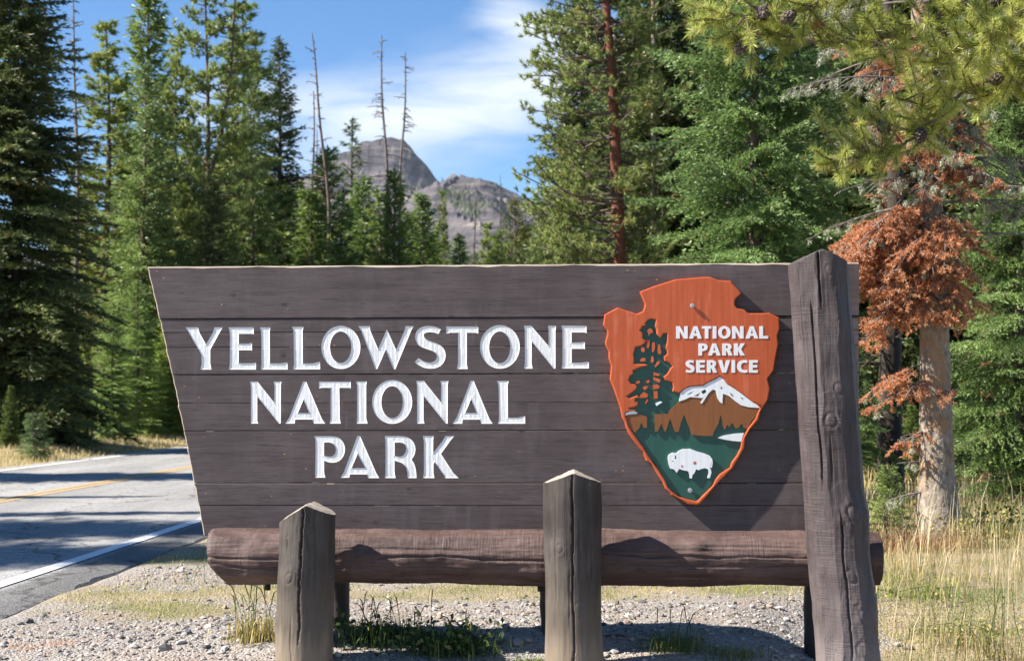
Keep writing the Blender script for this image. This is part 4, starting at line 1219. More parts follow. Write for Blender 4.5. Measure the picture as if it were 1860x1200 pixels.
def conifer(seed, h, rad, z0=0.3, gap=0.24, nb=6, rise=0.15, droop=0.45, power=0.8, ln=0.11, wd=0.035, tw_sp=0.11, sh_sp=0.055, k=2, twig=0.42, lean=(0, 0), holes=0.0, trunk_r=None, seg=7, flat=0.35):
    """spire-shaped spruce or fir; returns trunk mesh and crown mesh"""
    global R
    R = np.random.default_rng(seed)
    S_, tb = Soup(), Tubes(seg)
    tr = trunk_r or h * 0.012
    zs = np.linspace(-0.3, h, 14)
    axis = lambda z: np.array([lean[0] * z / h + 0.05 * math.sin(z * 0.7 + seed), lean[1] * z / h, z])
    tb.add([axis(z) for z in zs], [max(0.008, tr * (1 - z / h) ** 0.8 * (1 + 0.4 * math.exp(-max(0, z) * 3))) for z in zs], 9)
    z = z0
    while z < h * 0.985:
        t = (z - z0) / (h - z0)
        env = rad * ((1 - t) ** power) * (0.72 + 0.28 * min(1, (t + 0.04) / 0.12))
        for _ in range(max(3, int(nb * (1 - 0.35 * t)))):
            if R.random() < holes: continue
            az = R.uniform(0, 2 * math.pi)
            L = env * R.uniform(0.62, 1.12) + 0.06
            rs = rise + 0.9 * t * t + R.uniform(-0.12, 0.12)
            dr = droop * (1 - 0.7 * t) * R.uniform(0.7, 1.3)
            o = axis(z + R.uniform(-0.5, 0.5) * gap)
            hd = np.array([math.cos(az), math.sin(az), 0])
            sd = np.array([-math.sin(az), math.cos(az), 0])
            n = max(3, int(L / tw_sp))
            s = (np.arange(n) + R.random(n) * 0.7 + 0.35) / n
            s = s[s < 1.0]
            cur = lambda s: o + hd * (s * L)[:, None] + np.array([0, 0, 1.0]) * (L * (rs * s - dr * s * s + 0.22 * dr * s ** 4))[:, None]
            q = cur(np.linspace(0, 1, 4))
            tb.add(q, np.array([1, 0.7, 0.45, 0.15]) * (0.008 + 0.010 * L), 3)
            pts, dirs = [], []
            for side in (-1, 1):
                tl = (twig * L * (1.05 - s) + 0.07) * R.uniform(0.6, 1.2, len(s))
                fw = R.uniform(0.55, 1.1, len(s))
                td = unit(hd * fw[:, None] + sd * side + np.array([0, 0, 1.0]) * R.uniform(-0.35, 0.12, len(s))[:, None])
                m_ = np.maximum(1, (tl / sh_sp).astype(int))
                idx = np.repeat(np.arange(len(s)), m_)
                pos = (np.concatenate([np.arange(q_) for q_ in m_]) + R.random(len(idx))) * sh_sp
                sag = -0.25 * pos * pos / np.maximum(tl[idx], 0.05)
                p = cur(s)[idx] + td[idx] * pos[:, None] + np.array([0, 0, 1.0]) * sag[:, None]
                pts.append(p)
                dirs.append(td[idx] + hd * 0.3)
            ns = int(L / sh_sp)
            ss = R.random(ns)
            pts.append(cur(ss))
            dirs.append(np.tile(hd, (ns, 1)))
            pts, dirs = np.concatenate(pts), np.concatenate(dirs)
            bt = np.clip(R.normal(0.45, 0.26) + R.normal(0, 0.2, len(pts)), 0, 0.96)
            bt[R.random(len(pts)) > 0.988] = 1.0
            shoots(S_, pts + R.normal(size=pts.shape) * 0.012, dirs, ln, wd, k, bt, flat)
        z += gap * R.uniform(0.75, 1.25) * (1 - 0.45 * t)
    # leader
    S_P = np.stack([axis(q) for q in np.linspace(h * 0.93, h * 1.0, 24)])
    shoots(S_, S_P, np.tile([0, 0, 1.0], (24, 1)), ln, wd, 3, None, 0.8)
    return tb.mesh('trunk'), S_.mesh('crown')


def tuft(S_, P, D, n, ln, wd, spread=0.9, tint=None):
    """bottle-brush tufts of pine needles"""
    m_ = len(P)
    if tint is None: tint = np.clip(R.normal(0.5, 0.2, m_), 0, 0.95)
    idx = np.repeat(np.arange(m_), n)
    p = P[idx] - unit(D)[idx] * (R.random(len(idx)) * ln * 0.9)[:, None]
    shoots(S_, p, unit(D)[idx], ln, wd, 1, np.clip(tint[idx] + R.normal(0, 0.07, len(idx)), 0, 1), spread)


KIND, LIMB = {}, {}


def pine(seed, h, rad, z0, n_br, lean=(0, 0), trunk_r=0.15, tn=20, ln=0.10, wd=0.022, prof=None, bias=None, fork=None, tufts_per=1.0):
    """lodgepole pine: straight trunk, irregular upswept limbs, needles in tufts"""
    global R
    R = np.random.default_rng(seed)
    S_, tb, tr_ = Soup(), Tubes(5), Tubes(10)
    zs = np.linspace(-0.3, h, 16)
    axis = lambda z: np.array([lean[0] * z / h + 0.06 * math.sin(z * 0.5 + seed), lean[1] * z / h, z])
    tr_.add([axis(z) for z in zs], [max(0.012, trunk_r * (1 - 0.9 * max(0, z) / h)) for z in zs], 10)
    if fork:
        zf, fx, fh = fork
        a = axis(zf)
        tr_.add([a, a + np.array([fx * 0.5, 0, fh * 0.15]), a + np.array([fx, 0.05, fh * 0.5]), a + np.array([fx * 1.25, 0.1, fh])], [trunk_r * 0.5, trunk_r * 0.42, trunk_r * 0.3, 0.02], 8)
    P, D, T = [], [], []
    for i in range(n_br):
        z = z0 + (h - z0) * R.random() ** 0.9
        t = (z - z0) / (h - z0)
        e = prof(t) if prof else min(1, (t + 0.1) * 2.2) * (1 - t) ** 0.55
        az = R.uniform(0, 2 * math.pi)
        if bias and math.sin(az) < -0.1 and abs(math.cos(az)) < 0.8 and R.random() < 0.85: continue
        L = rad * e * R.uniform(0.55, 1.1) + 0.12
        if bias: L *= 1 + bias * -math.cos(az)
        o = axis(z)
        if fork and z > fork[0] and R.random() < 0.5: o = o + np.array([fork[1] * min(1, (z - fork[0]) / fork[2] * 2), 0, 0])
        hd = np.array([math.cos(az), math.sin(az), 0])
        sd = np.array([-math.sin(az), math.cos(az), 0])
        rs, up = R.uniform(-0.35, 0.15), R.uniform(0.15, 0.5)
        cur = lambda s: o + hd * (s * L)[:, None] + np.array([0, 0, 1.0]) * (L * (rs * s + up * s * s))[:, None] + sd * (0.08 * L * np.sin(s * 5 + i))[:, None]
        tb.add(cur(np.linspace(0, 1, 5)), np.linspace(1, 0.3, 5) * (0.008 + 0.011 * L), 4)
        nt_ = max(3, int(L * 9 * tufts_per))
        s = R.uniform(0.3, 1.0, nt_)
        b0 = cur(s)
        off = (sd * R.uniform(-1, 1, nt_)[:, None] + hd * R.uniform(-0.2, 0.8, nt_)[:, None] + np.array([0, 0, 1.0]) * R.uniform(-0.25, 0.7, nt_)[:, None])
        tip = b0 + off * (0.28 * L * (1.2 - s) + 0.06)[:, None]
        for q in range(0, nt_, 2):
            tb.add([b0[q], (b0[q] + tip[q]) / 2 + np.array([0, 0, -0.02]), tip[q]], [0.008, 0.006, 0.004], 3)
        P.append(tip)
        D.append(off + np.array([0, 0, 0.5]))
        T.append(np.clip(R.normal(0.5, 0.13) + R.normal(0, 0.16, nt_), 0, 0.95))
    P, D, T = np.concatenate(P), np.concatenate(D), np.concatenate(T)
    T[R.random(len(T)) > 0.988] = 1.0
    tuft(S_, P, D, tn, ln, wd, 0.95, T)
    t_ = tr_.mesh('trunk')
    LIMB[t_.name] = tb.mesh('limb')
    return t_, S_.mesh('crown')


def snag(seed, h, r0, n_br, L0, bend=0.0, up=0.2, zmin=0.35):
    global R
    R = np.random.default_rng(seed)
    tb = Tubes(5)
    zs = np.linspace(-0.3, h, 18)
    axis = lambda z: np.array([bend * (max(0, z) / h) ** 3 + 0.05 * math.sin(z * 1.1 + seed) + 0.05 * math.sin(z * 0.45 + seed * 2), 0.03 * math.sin(z), z])
    tb.add([axis(z) for z in zs], [max(0.012, r0 * (1 - 0.85 * max(0, z) / h)) for z in zs], 8)
    for i in range(n_br):
        z = h * R.uniform(zmin, 0.99)
        az = R.uniform(0, 6.28)
        L = L0 * (0.12 + R.random() ** 2.2) * (1.15 - z / h)
        hd = np.array([math.cos(az), math.sin(az), 0])
        s = np.linspace(0, 1, 5)
        p = axis(z) + hd * (s * L)[:, None] + np.array([0, 0, 1.0]) * (L * (up * s - 0.5 * R.random() * s * s))[:, None]
        tb.add(p, np.linspace(0.026, 0.008, 5), 3)
        for q in range(3):
            j = R.integers(1, 4)
            d = unit(hd + R.normal(size=3) * 0.8)
            tb.add([p[j], p[j] + d * L * 0.15, p[j] + d * L * 0.3], [0.013, 0.009, 0.006], 3)
    return tb.mesh('trunk')





def tree(kind, name, px, d, top=None, label='', cat='tree', group=None, sxy=1.0, color=(1, 1, 1), rz=None, h=None, X=None):
    trunk, crown, h0, mt, mc = KIND[kind]
    x = (px - CX) / F * d if X is None else X
    z = ground_z(x, d)
    hh = h if h else (H + (HY - top) / F * d - z)
    o = empty(name, (x, d, z), random.uniform(0, 6.28) if rz is None else rz)
    s = hh / h0
    tag(o, label, cat, group)
    for nm, me, m_ in (('trunk', trunk, mt), ('limb', LIMB.get(trunk.name), M_BARK), ('crown', crown, mc)):
        if me is None: continue
        c = link(nm, me, o, [m_])
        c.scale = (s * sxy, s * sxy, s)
        c.color = (*color, 1)
    return o


KIND['spruce'] = (*conifer(3, 12, 2.2, 0.2, gap=0.19, nb=10, holes=0.03, droop=0.6, rise=0.1, power=0.62, ln=0.12, wd=0.036), 12, M_BARKD, M_SPRUCE)
KIND['spire'] = (*conifer(5, 11, 1.25, 0.3, gap=0.18, nb=9, droop=0.5, rise=0.15, power=0.72, ln=0.11, wd=0.034, holes=0.08), 11, M_BARK, M_SPRUCE)
KIND['fir'] = (*conifer(8, 10, 1.9, 0.15, gap=0.22, nb=8, droop=0.3, rise=0.1, power=0.66, ln=0.11, wd=0.034, holes=0.14), 10, M_BARK, M_FIR)
KIND['young'] = (*conifer(13, 8, 1.05, 0.1, gap=0.17, nb=8, holes=0.1, droop=0.1, rise=0.45, power=0.7, ln=0.13, wd=0.040, tw_sp=0.12), 8, M_BARK, M_YOUNG)
KIND['young2'] = (*conifer(17, 8, 0.8, 0.1, gap=0.22, nb=6, droop=0.15, rise=0.3, power=0.9, ln=0.14, wd=0.04, tw_sp=0.12, holes=0.15), 8, M_BARK, M_YOUNG)
KIND['open_spruce'] = (*conifer(19, 9, 1.15, 0.2, gap=0.36, nb=5, droop=0.25, rise=0.3, power=0.85, ln=0.14, wd=0.036, tw_sp=0.15), 9, M_BARKD, M_SPRUCE)
KIND['pine'] = (*pine(23, 12, 1.6, 3.0, 200, trunk_r=0.13, tn=22, ln=0.12, wd=0.026, tufts_per=1.5, fork=(6.5, 0.55, 5.0)), 12, M_BARK, M_PINE)
KIND['pine2'] = (*pine(29, 11, 1.15, 1.0, 260, trunk_r=0.10, tn=22, ln=0.12, wd=0.026, tufts_per=1.5, prof=lambda t: min(1, (t + 0.2) * 2.5) * (1 - t) ** 0.75), 11, M_BARK, M_PINE)
KIND['sapling'] = (*conifer(31, 1.2, 0.42, 0.03, gap=0.075, nb=6, droop=0.15, rise=0.25, power=0.8, ln=0.04, wd=0.012, tw_sp=0.045, sh_sp=0.02), 1.2, M_BARK, M_FIR)

# left of the sign, beyond the road; the brightest tints stand in for sunlight
tree('spruce', 'spruce_tree', 30, 34, -270, 'big dark spruce filling the left edge of the photo beyond the road', sxy=1.05, color=(0.8, 0.85, 0.8))
KIND['snagA'] = (snag(41, 12, 0.085, 110, 1.3, 0.3, 0.25), None, 12, M_SNAG, None)
tree('snagA', 'dead_tree', 142, 45, -40, 'pale bare dead tree just right of the big dark spruce', rz=2.6)
tree('pine2', 'pine_tree', 192, 47, 40, 'slim yellowish pine with a pointed top left of the tall firs', sxy=1.5, color=(1.15, 1.12, 0.85), rz=0.4)
tree('fir', 'fir_tree', 262, 44.5, 120, 'full blue-green fir standing behind the left end of the sign', sxy=1.0, color=(1.25, 1.25, 1.1), rz=1.0)
tree('young', 'pine_tree', 268, 50, -28, 'tall bushy green pine rising behind the full blue-green fir', sxy=1.1, color=(1.0, 1.05, 0.95), rz=2.0)
tree('pine2', 'pine_tree', 322, 47, 70, 'thin pine between the tall bushy pine and the forked pine', sxy=1.1, color=(1.1, 1.1, 0.95), rz=3.3)
tree('pine', 'pine_tree', 374, 46, -75, 'tall forked lodgepole pine with a long bare dark trunk', sxy=1.0, color=(1.1, 1.1, 0.95), rz=0.0)
tree('spire', 'spruce_tree', 390, 44.5, 330, 'small dark spruce at the foot of the forked pine', sxy=1.5, color=(0.7, 0.75, 0.7), rz=0.0)
tree('pine2', 'pine_tree', 440, 56, 5, 'dense dark-green pine crowding the right side of the forked pine', sxy=1.7, color=(0.95, 1.0, 0.9), rz=1.2)
tree('fir', 'spruce_tree', 458, 52, 145, 'bright spruce with brown cones at its top beside the dark spire', sxy=0.85, color=(1.2, 1.15, 0.9), rz=4.0)
tree('spire', 'spruce_tree', 507, 58, 68, 'narrow dark spruce with a long thin spire', sxy=1.15, color=(0.6, 0.68, 0.66), rz=2.2)
tree('fir', 'fir_tree', 330, 44.5, 440, 'low green fir peeping over the left end of the sign', sxy=1.3, color=(1.1, 1.1, 0.9), rz=0.7)
tree('fir', 'fir_tree', 225, 53, 420, 'bushy green fir beside the road left of the sign', sxy=1.25, color=(1.15, 1.15, 0.9), rz=5.5)
tree('young2', 'fir_tree', 160, 36, 630, 'young fir with a pointed tip beside the road', sxy=1.25, color=(1.35, 1.4, 1.2), rz=0.3)
tree('sapling', 'fir_sapling', 64, 29.6, 752, 'small bluish fir sapling on the far road verge', 'sapling', sxy=1.3, color=(0.9, 1.0, 1.1))
tree('young', 'fir_tree', 290, 42.5, 640, 'low bushy fir at the verge touching the sign edge', sxy=1.5, color=(1.3, 1.35, 1.0), rz=4.1)
tree('young', 'fir_tree', 110, 34.5, 690, 'low broad fir under the big dark spruce', sxy=1.6, color=(1.0, 1.1, 0.95), rz=3.7)

for i, (px, d, tp_, kd, lab) in enumerate([(228, 58, 300, 'fir', 'far green conifer between the slim yellowish pine and the full fir'), (345, 60, 250, 'young', 'far green pine seen between the thin pine and the forked trunk'), (410, 62, 240, 'young', 'far green pine just right of the forked trunk'), (540, 66, 330, 'young', 'green pine right of the narrow dark spire'), (160, 60, 330, 'young', 'far conifer seen past the pale bare tree on the left'), (120, 55, 380, 'spire', 'far conifer in the gap beside the big dark spruce')]):
    tree(kd, 'fir_tree', px, d, tp_, lab, sxy=1.25, color=(0.85, 0.92, 0.82), rz=i * 1.7)

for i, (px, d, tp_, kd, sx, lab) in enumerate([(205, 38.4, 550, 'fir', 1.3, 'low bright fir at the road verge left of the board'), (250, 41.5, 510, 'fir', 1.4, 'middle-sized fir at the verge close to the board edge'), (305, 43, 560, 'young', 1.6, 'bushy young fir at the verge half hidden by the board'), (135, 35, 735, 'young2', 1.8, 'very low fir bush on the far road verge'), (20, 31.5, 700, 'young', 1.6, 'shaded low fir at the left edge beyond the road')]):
    tree(kd, 'fir_tree', px, d, tp_, lab, sxy=sx, color=(1.4, 1.45, 1.15) if px > 100 else (0.6, 0.7, 0.6), rz=i * 2.1)  # sunlight and shade put into the tint: raised for most, dimmed at the edge

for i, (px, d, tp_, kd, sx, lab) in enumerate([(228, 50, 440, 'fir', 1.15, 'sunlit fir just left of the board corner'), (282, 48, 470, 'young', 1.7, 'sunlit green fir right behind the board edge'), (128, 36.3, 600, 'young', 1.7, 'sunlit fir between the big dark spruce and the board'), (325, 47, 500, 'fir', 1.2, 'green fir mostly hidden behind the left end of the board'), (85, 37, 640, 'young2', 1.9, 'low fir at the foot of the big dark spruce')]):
    tree(kd, 'fir_tree', px, d, tp_, lab, sxy=sx, color=(1.4, 1.4, 1.05), rz=i * 1.1 + 0.5)  # raised tint paints these firs as sunlit

# the line of trees in the gap below the mountain
gap = [('young', 597, 56, 268, 0.85, (0.9, 1, 0.9), 'tallest bright green young pine left of the mountain'), ('open_spruce', 640, 74, 218, 0.8, (0.7, 0.8, 0.8), 'open dark spruce standing in front of the mountain shoulder'),
       ('young', 562, 54, 345, 1.0, (0.8, 0.9, 0.85), 'green young pine beside the dark spire'), ('young2', 622, 58, 345, 1.1, (1, 1, 0.9), 'green young pine right of the tallest bright one'),
       ('young', 660, 62, 322, 0.8, (0.8, 0.95, 0.85), 'green young pine under the open dark spruce'), ('young2', 688, 60, 345, 1.0, (0.9, 1, 0.85), 'green young pine left of the twin bare snags'),
       ('young', 717, 57, 308, 0.7, (1.1, 1.1, 0.8), 'slim bright young pine at the foot of the twin snags'), ('young', 765, 56, 352, 0.78, (0.85, 1, 0.8), 'neat pointed young pine right of the twin snags'),
       ('pine2', 804, 66, 345, 0.5, (1.0, 1, 0.9), 'thin sparse yellowish pine below the mountain'), ('young2', 835, 58, 425, 1.0, (1.1, 1.1, 0.7), 'short yellow-green young pine left of the slender grey snag'),
       ('pine2', 885, 64, 405, 0.8, (1.1, 1.1, 0.8), 'loose yellow-green pine right of the slender grey snag'), ('fir', 936, 60, 362, 0.85, (1.0, 0.8, 0.55), 'dark conical tree with a rust-brown top'),
       ('young2', 905, 57, 420, 1.0, (1.0, 1.05, 0.8), 'short green pine left of the rust-topped tree'), ('young', 985, 54, 425, 1.1, (0.95, 1.05, 0.8), 'bushy green pine right of the rust-topped tree')]
gap += [('young', 580, 60, 372, 1.0, (1.1, 1.15, 0.85), 'bright green young pine low between the bent snag and the board'), ('young2', 640, 64, 370, 1.2, (1.0, 1.05, 0.9), 'green young pine in front of the open dark spruce'), ('young', 675, 66, 385, 1.1, (1.0, 1.1, 0.9), 'low green pine left of the twin snags'), ('young', 740, 62, 385, 0.9, (1.0, 1.1, 0.85), 'low green pine between the slim bright pine and the neat pointed one'), ('young2', 790, 64, 420, 1.0, (1.1, 1.1, 0.8), 'short green pine right of the neat pointed one'), ('young', 960, 63, 410, 1.0, (0.9, 1.0, 0.8), 'green pine tucked behind the rust-topped tree'), ('young', 1010, 58, 390, 1.1, (0.9, 1.0, 0.8), 'green pine against the foot of the big lodgepole')]
for i, (kd, px, d, tp_, sx, colr, lab) in enumerate(gap):
    tree(kd, 'spruce_tree' if kd == 'open_spruce' else 'pine_tree', px, d, tp_, lab, sxy=sx * 1.55, color=colr, rz=i * 1.3)
KIND['snagB'] = (snag(43, 14, 0.12, 46, 1.7, -0.6, 0.6, 0.5), None, 14, M_BARK, None)
KIND['snagC'] = (snag(47, 15, 0.13, 130, 1.9, -0.35, 0.1, 0.25), None, 15, M_SNAG, None)
KIND['snagD'] = (snag(53, 12, 0.11, 110, 1.2, 0.15, 0.2, 0.3), None, 12, M_BARK, None)
tree('snagB', 'dead_tree', 598, 55, 60, 'dark bare snag with a bent tip left of the mountain', rz=0)
tree('snagD', 'dead_tree', 566, 60, 165, 'thin bare dead tree left of the bent snag', rz=1.0)
tree('snagD', 'dead_tree', 577, 64, 235, 'short bare dead stem between the two snags', rz=2.2, sxy=0.8)
tree('snagC', 'dead_tree', 708, 58, 65, 'taller of the twin bare snags before the peak', rz=0)
tree('snagC', 'dead_tree', 722, 60, 95, 'right one of the twin bare snags before the peak', rz=3.4)
tree('snagD', 'dead_tree', 860, 60, 335, 'slender grey snag in front of the lower mountain slope', rz=0.7, sxy=0.9)
tree('snagD', 'dead_tree', 911, 62, 318, 'thin bare snag left of the rust-topped tree', rz=2.7, sxy=0.7)
for i in range(26):                                  # forest floor line behind the board, only partly seen
    px = 300 + i * 27 + random.uniform(-8, 8)
    tree(random.choice(['young', 'young2', 'fir']), 'pine_tree', px, random.uniform(66, 84), random.uniform(420, 460), 'small green pine in the low tree line just above the sign', group='low tree line above the sign', sxy=random.uniform(1.0, 1.4), color=(0.85, random.uniform(0.9, 1.05), 0.8))

# right of the mountain
KIND['bigpine'] = (*pine(61, 13, 1.6, 0.8, 560, lean=(-0.75, 0.0), trunk_r=0.17, tn=26, ln=0.09, wd=0.019, prof=lambda t: 0.95 - 0.35 * t, bias=0.3, tufts_per=1.6), 13, M_BARKR, M_PINE)
tree('bigpine', 'pine_tree', 1146, 26, None, 'big lodgepole pine with a reddish leaning trunk right of the mountain', h=13, color=(1, 1, 0.95), rz=0.0)
KIND['bigpine2'] = (*pine(67, 14, 1.3, 4.0, 150, trunk_r=0.14, tn=20, ln=0.10, wd=0.02), 14, M_BARKP, M_PINE)
tree('bigpine2', 'pine_tree', 1186, 33, None, 'pale-trunked pine behind the reddish lodgepole pine', h=14, color=(0.7, 0.8, 0.7), rz=1.0)
KIND['nearfir'] = (*conifer(71, 9.0, 1.75, 0.2, gap=0.17, nb=7, droop=0.35, rise=0.12, power=0.5, ln=0.06, wd=0.02, tw_sp=0.075, sh_sp=0.034, k=3, twig=0.5, holes=0.05, flat=0.45), 9.0, M_BARK, M_FIR)
tree('nearfir', 'fir_tree', 1375, 16.5, None, 'broad green fir behind the arrowhead plaque', h=9.0, color=(0.95, 1.05, 0.95), sxy=0.9, rz=0.4)
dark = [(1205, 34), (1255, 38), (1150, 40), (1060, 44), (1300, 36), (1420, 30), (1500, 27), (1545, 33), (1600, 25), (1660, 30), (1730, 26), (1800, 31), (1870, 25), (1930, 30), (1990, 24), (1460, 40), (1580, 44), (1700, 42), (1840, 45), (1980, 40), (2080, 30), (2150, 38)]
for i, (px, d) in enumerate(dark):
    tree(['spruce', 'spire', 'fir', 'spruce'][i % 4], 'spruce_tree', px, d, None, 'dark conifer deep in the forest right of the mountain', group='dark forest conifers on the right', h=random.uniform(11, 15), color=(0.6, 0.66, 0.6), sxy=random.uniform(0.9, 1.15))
tree('nearfir', 'fir_tree', 1850, 15.5, None, 'light green fir at the right edge beyond the dead fir', h=7.0, color=(1.05, 1.12, 1.05), sxy=0.85, rz=2.4)
for i, (px, d, tp_, kd, lab) in enumerate([(1575, 21, 690, 'fir', 'shaded low fir between the tall post and the black trunk'), (1655, 20, 735, 'young', 'shaded low fir between the black trunk and the dead fir'), (1752, 19, 715, 'fir', 'shaded low fir just right of the dead fir trunk'), (1820, 22, 690, 'fir', 'low fir under the light green fir at the right edge')]):
    tree(kd, 'fir_tree', px, d, tp_, lab, sxy=1.7, color=(0.85, 0.95, 0.85), rz=i * 1.9)  # lowered tint puts forest shade into the colour of these firs
KIND['redtrunk'] = (Tubes(10), None, 9, M_BARKR, None)
tbx = Tubes(12)
tbx.add([(0, 0, -0.3), (0.02, 0, 2), (-0.03, 0, 5), (0, 0, 9)], [0.15, 0.125, 0.10, 0.06])
KIND['redtrunk'] = (tbx.mesh('trunk'), KIND['bigpine2'][1], 14, M_BARKR, M_PINE)
tree('redtrunk', 'pine_tree', 1796, 20, None, 'reddish bare trunk standing behind the light green fir', h=12, color=(0.7, 0.8, 0.7))
KIND['darktrunk'] = (snag(73, 8, 0.17, 60, 1.0, 0.1, 0.0, 0.02), None, 8, M_BARKD, None)
tree('darktrunk', 'dead_tree', 1618, 18, None, 'black shaded trunk left of the pale dead fir trunk', h=8, rz=0.4)
tree('sapling', 'fir_sapling', 1612, 12.6, None, 'light green fir sapling beside the tall sign post', 'sapling', h=0.62, sxy=1.1, color=(1.3, 1.3, 0.9))
tree('sapling', 'fir_sapling', 1830, 17, None, 'low green fir seedling in the dry meadow on the right', 'sapling', h=0.8, sxy=1.1, color=(1.2, 1.2, 0.9))

# dead fir: pale trunk, rust-red boughs, bare lichen-hung limbs
DD = 12.2
R = np.random.default_rng(83)
dx0 = (1702 - CX) / F * DD
dead = tag(empty('dead_fir', (dx0, DD, ground_z(dx0, DD))), 'dying fir with a pale trunk, rust-red boughs and grey lichen-hung limbs', 'tree')
dz0 = ground_z(dx0, DD)
tk = Tubes(28)
rel = lambda px, py, d=DD: np.array(at(px, py, d)) - np.array([dx0, DD, dz0])
zs = np.linspace(-0.25, 7.5, 60)
tax = lambda z: np.array([np.interp(z, [0, 1.6, 3.0, 4.0, 7.5], [0.02, -0.02, -0.06, -0.13, -0.25]), 0.02 * math.sin(z * 2), z])
tk.add([tax(z) for z in zs], [0.16 * (1 - 0.145 * max(0, z) + 0.005 * max(0, z) ** 2) * (1 + 0.5 * math.exp(-max(0, z) * 5)) * (1 + 0.05 * fbm(z * 4, 2, 0)) for z in zs])
link('trunk', tk.mesh('trunk'), dead, [M_BARKP])
lb, nee, lic = Tubes(4), Soup(), Soup()


def bough(z, az, L, rise, droop, leafy, wood_r=0.012, tw=0.45, sp=0.035, d_sh=0.02):
    o = tax(z)
    hd = np.array([math.cos(az), math.sin(az), 0])
    sd = np.array([-math.sin(az), math.cos(az), 0])
    ph = R.uniform(0, 6)
    cur = lambda s: o + hd * (s * L)[:, None] + np.array([0, 0, 1.0]) * (L * (rise * s - droop * s * s))[:, None] + sd * (0.06 * L * np.sin(s * 4 + ph))[:, None]
    lb.add(cur(np.linspace(0, 1, 9)), np.linspace(1, 0.25, 9) * wood_r, 5)
    n = max(4, int(L / 0.07))
    s = np.sort(R.uniform(0.22, 1.0, n))
    for q in s:
        p0 = cur(np.array([q]))[0]
        for side in (-1, 1):
            if R.random() < 0.25: continue
            tl = (tw * L * (1.1 - q) + 0.05) * R.uniform(0.5, 1.1)
            td = unit(hd * R.uniform(0.5, 1.1) + sd * side + np.array([0, 0, R.uniform(-0.7, 0.05)]))
            ss = np.linspace(0, 1, 4)
            tp_ = p0 + td * (ss * tl)[:, None] + np.array([0, 0, -1.0]) * (0.35 * tl * ss * ss)[:, None]
            lb.add(tp_, np.linspace(0.0045, 0.002, 4), 3)
            if leafy and R.random() < leafy:
                m_ = max(2, int(tl / sp))
                for k_ in range(m_):
                    u = (k_ + R.random()) / m_
                    b0 = p0 + td * (u * tl) + np.array([0, 0, -0.35 * tl * u * u])
                    l2 = 0.15 * (1.15 - u) * R.uniform(0.6, 1.3)
                    ns = max(3, int(l2 / d_sh * 2))
                    sdir = unit(td * 0.6 + np.cross(td, np.array([0, 0, 1.0])) * R.choice([-1, 1]) + R.normal(size=3) * 0.3 + np.array([0, 0, -0.6]))
                    w_ = R.random(ns) * l2
                    P_ = b0 + sdir * w_[:, None]
                    shoots(nee, P_, np.tile(sdir, (ns, 1)), 0.032, 0.010, 5, np.clip(R.normal(0.5, 0.25, ns), 0, 1), 0.8)
            elif R.random() < 0.55:
                hang_lichen(tp_[R.integers(1, 4)], R.uniform(0.02, 0.07))


def hang_lichen(p, size):
    n = int(40 + size * 700)
    P_ = p + R.normal(size=(n, 3)) * np.array([0.5, 0.5, 0.6]) * size * 0.45 + np.array([0, 0, -size * 0.6])
    D_ = unit(R.normal(size=(n, 3)) * 0.8 + np.array([0, 0, -0.9]))
    shoots(lic, P_, D_, 0.028, 0.006, 1, np.clip(R.normal(0.5, 0.25, n), 0, 1), 0.5)


pi = math.pi
zp = lambda py: H + (HY - py) / F * DD - dz0
for py, az, L in [(385, pi - 0.15, 0.95), (372, pi + 0.5, 0.8), (378, pi - 0.7, 0.75), (400, pi + 0.15, 1.0), (415, pi - 0.45, 0.85), (430, pi + 0.85, 0.7), (440, pi + 0.2, 0.9), (460, pi - 0.2, 0.8), (470, pi + 0.6, 0.65), (495, pi + 0.05, 0.72), (505, pi + 0.9, 0.55), (520, pi - 0.6, 0.6), (540, pi + 0.35, 0.62), (560, pi - 0.1, 0.6),
                  (390, -0.9, 0.45), (420, -0.4, 0.4), (455, -1.2, 0.45), (480, -0.5, 0.42), (510, 0.1, 0.4), (535, -0.9, 0.38), (400, 1.5 * pi, 0.5), (450, 1.4 * pi, 0.55), (500, 1.55 * pi, 0.42), (545, 1.35 * pi, 0.5)]:
    bough(zp(py), az, L, 0.18, 0.68, 0.97)
    if math.cos(az) < -0.3: bough(zp(py + R.uniform(-20, 30)), az + R.normal() * 0.35, L * R.uniform(0.7, 1.08), 0.15, 0.72, 0.97)
    bough(zp(py + R.uniform(-14, 14)), az + R.normal() * 0.3, L * R.uniform(0.6, 1.0), 0.16, 0.7, 0.97)
for py, az, L in [(660, pi + 0.3, 0.5), (675, pi - 0.2, 0.58), (690, pi + 0.7, 0.46), (700, pi + 0.05, 0.52), (705, 1.5 * pi, 0.3), (780, pi + 0.3, 0.36), (800, pi - 0.2, 0.25)]:
    bough(zp(py), az, L, 0.05, 0.4, 0.85)
for i in range(46):                                   # thin rust-red remnants higher up
    bough(zp(R.uniform(40, 350)), R.choice([pi, pi + 0.6, pi - 0.6, 1.5 * pi, -0.5, 0.3]) + R.normal() * 0.4, R.uniform(0.4, 0.85), R.uniform(0, 0.2), 0.35, R.uniform(0.2, 0.6))
for i in range(22):                                   # short boughs towards the viewer hide the upper trunk
    bough(zp(R.uniform(60, 345)), 1.5 * pi + R.normal() * 0.5, R.uniform(0.3, 0.6), 0.1, 0.5, R.choice([0.0, 0.35, 0.8]), 0.010, 0.5)
for i in range(36):                                   # long grey limbs
    py = R.uniform(-250, 470)
    az = R.choice([pi, pi + 0.35, pi - 0.4, 0.0, -0.5, 1.5 * pi]) + R.normal() * 0.25
    bough(zp(py), az, R.uniform(0.7, 1.35), R.uniform(-0.05, 0.2), R.uniform(0.15, 0.45), 0.0, 0.013, 0.3)
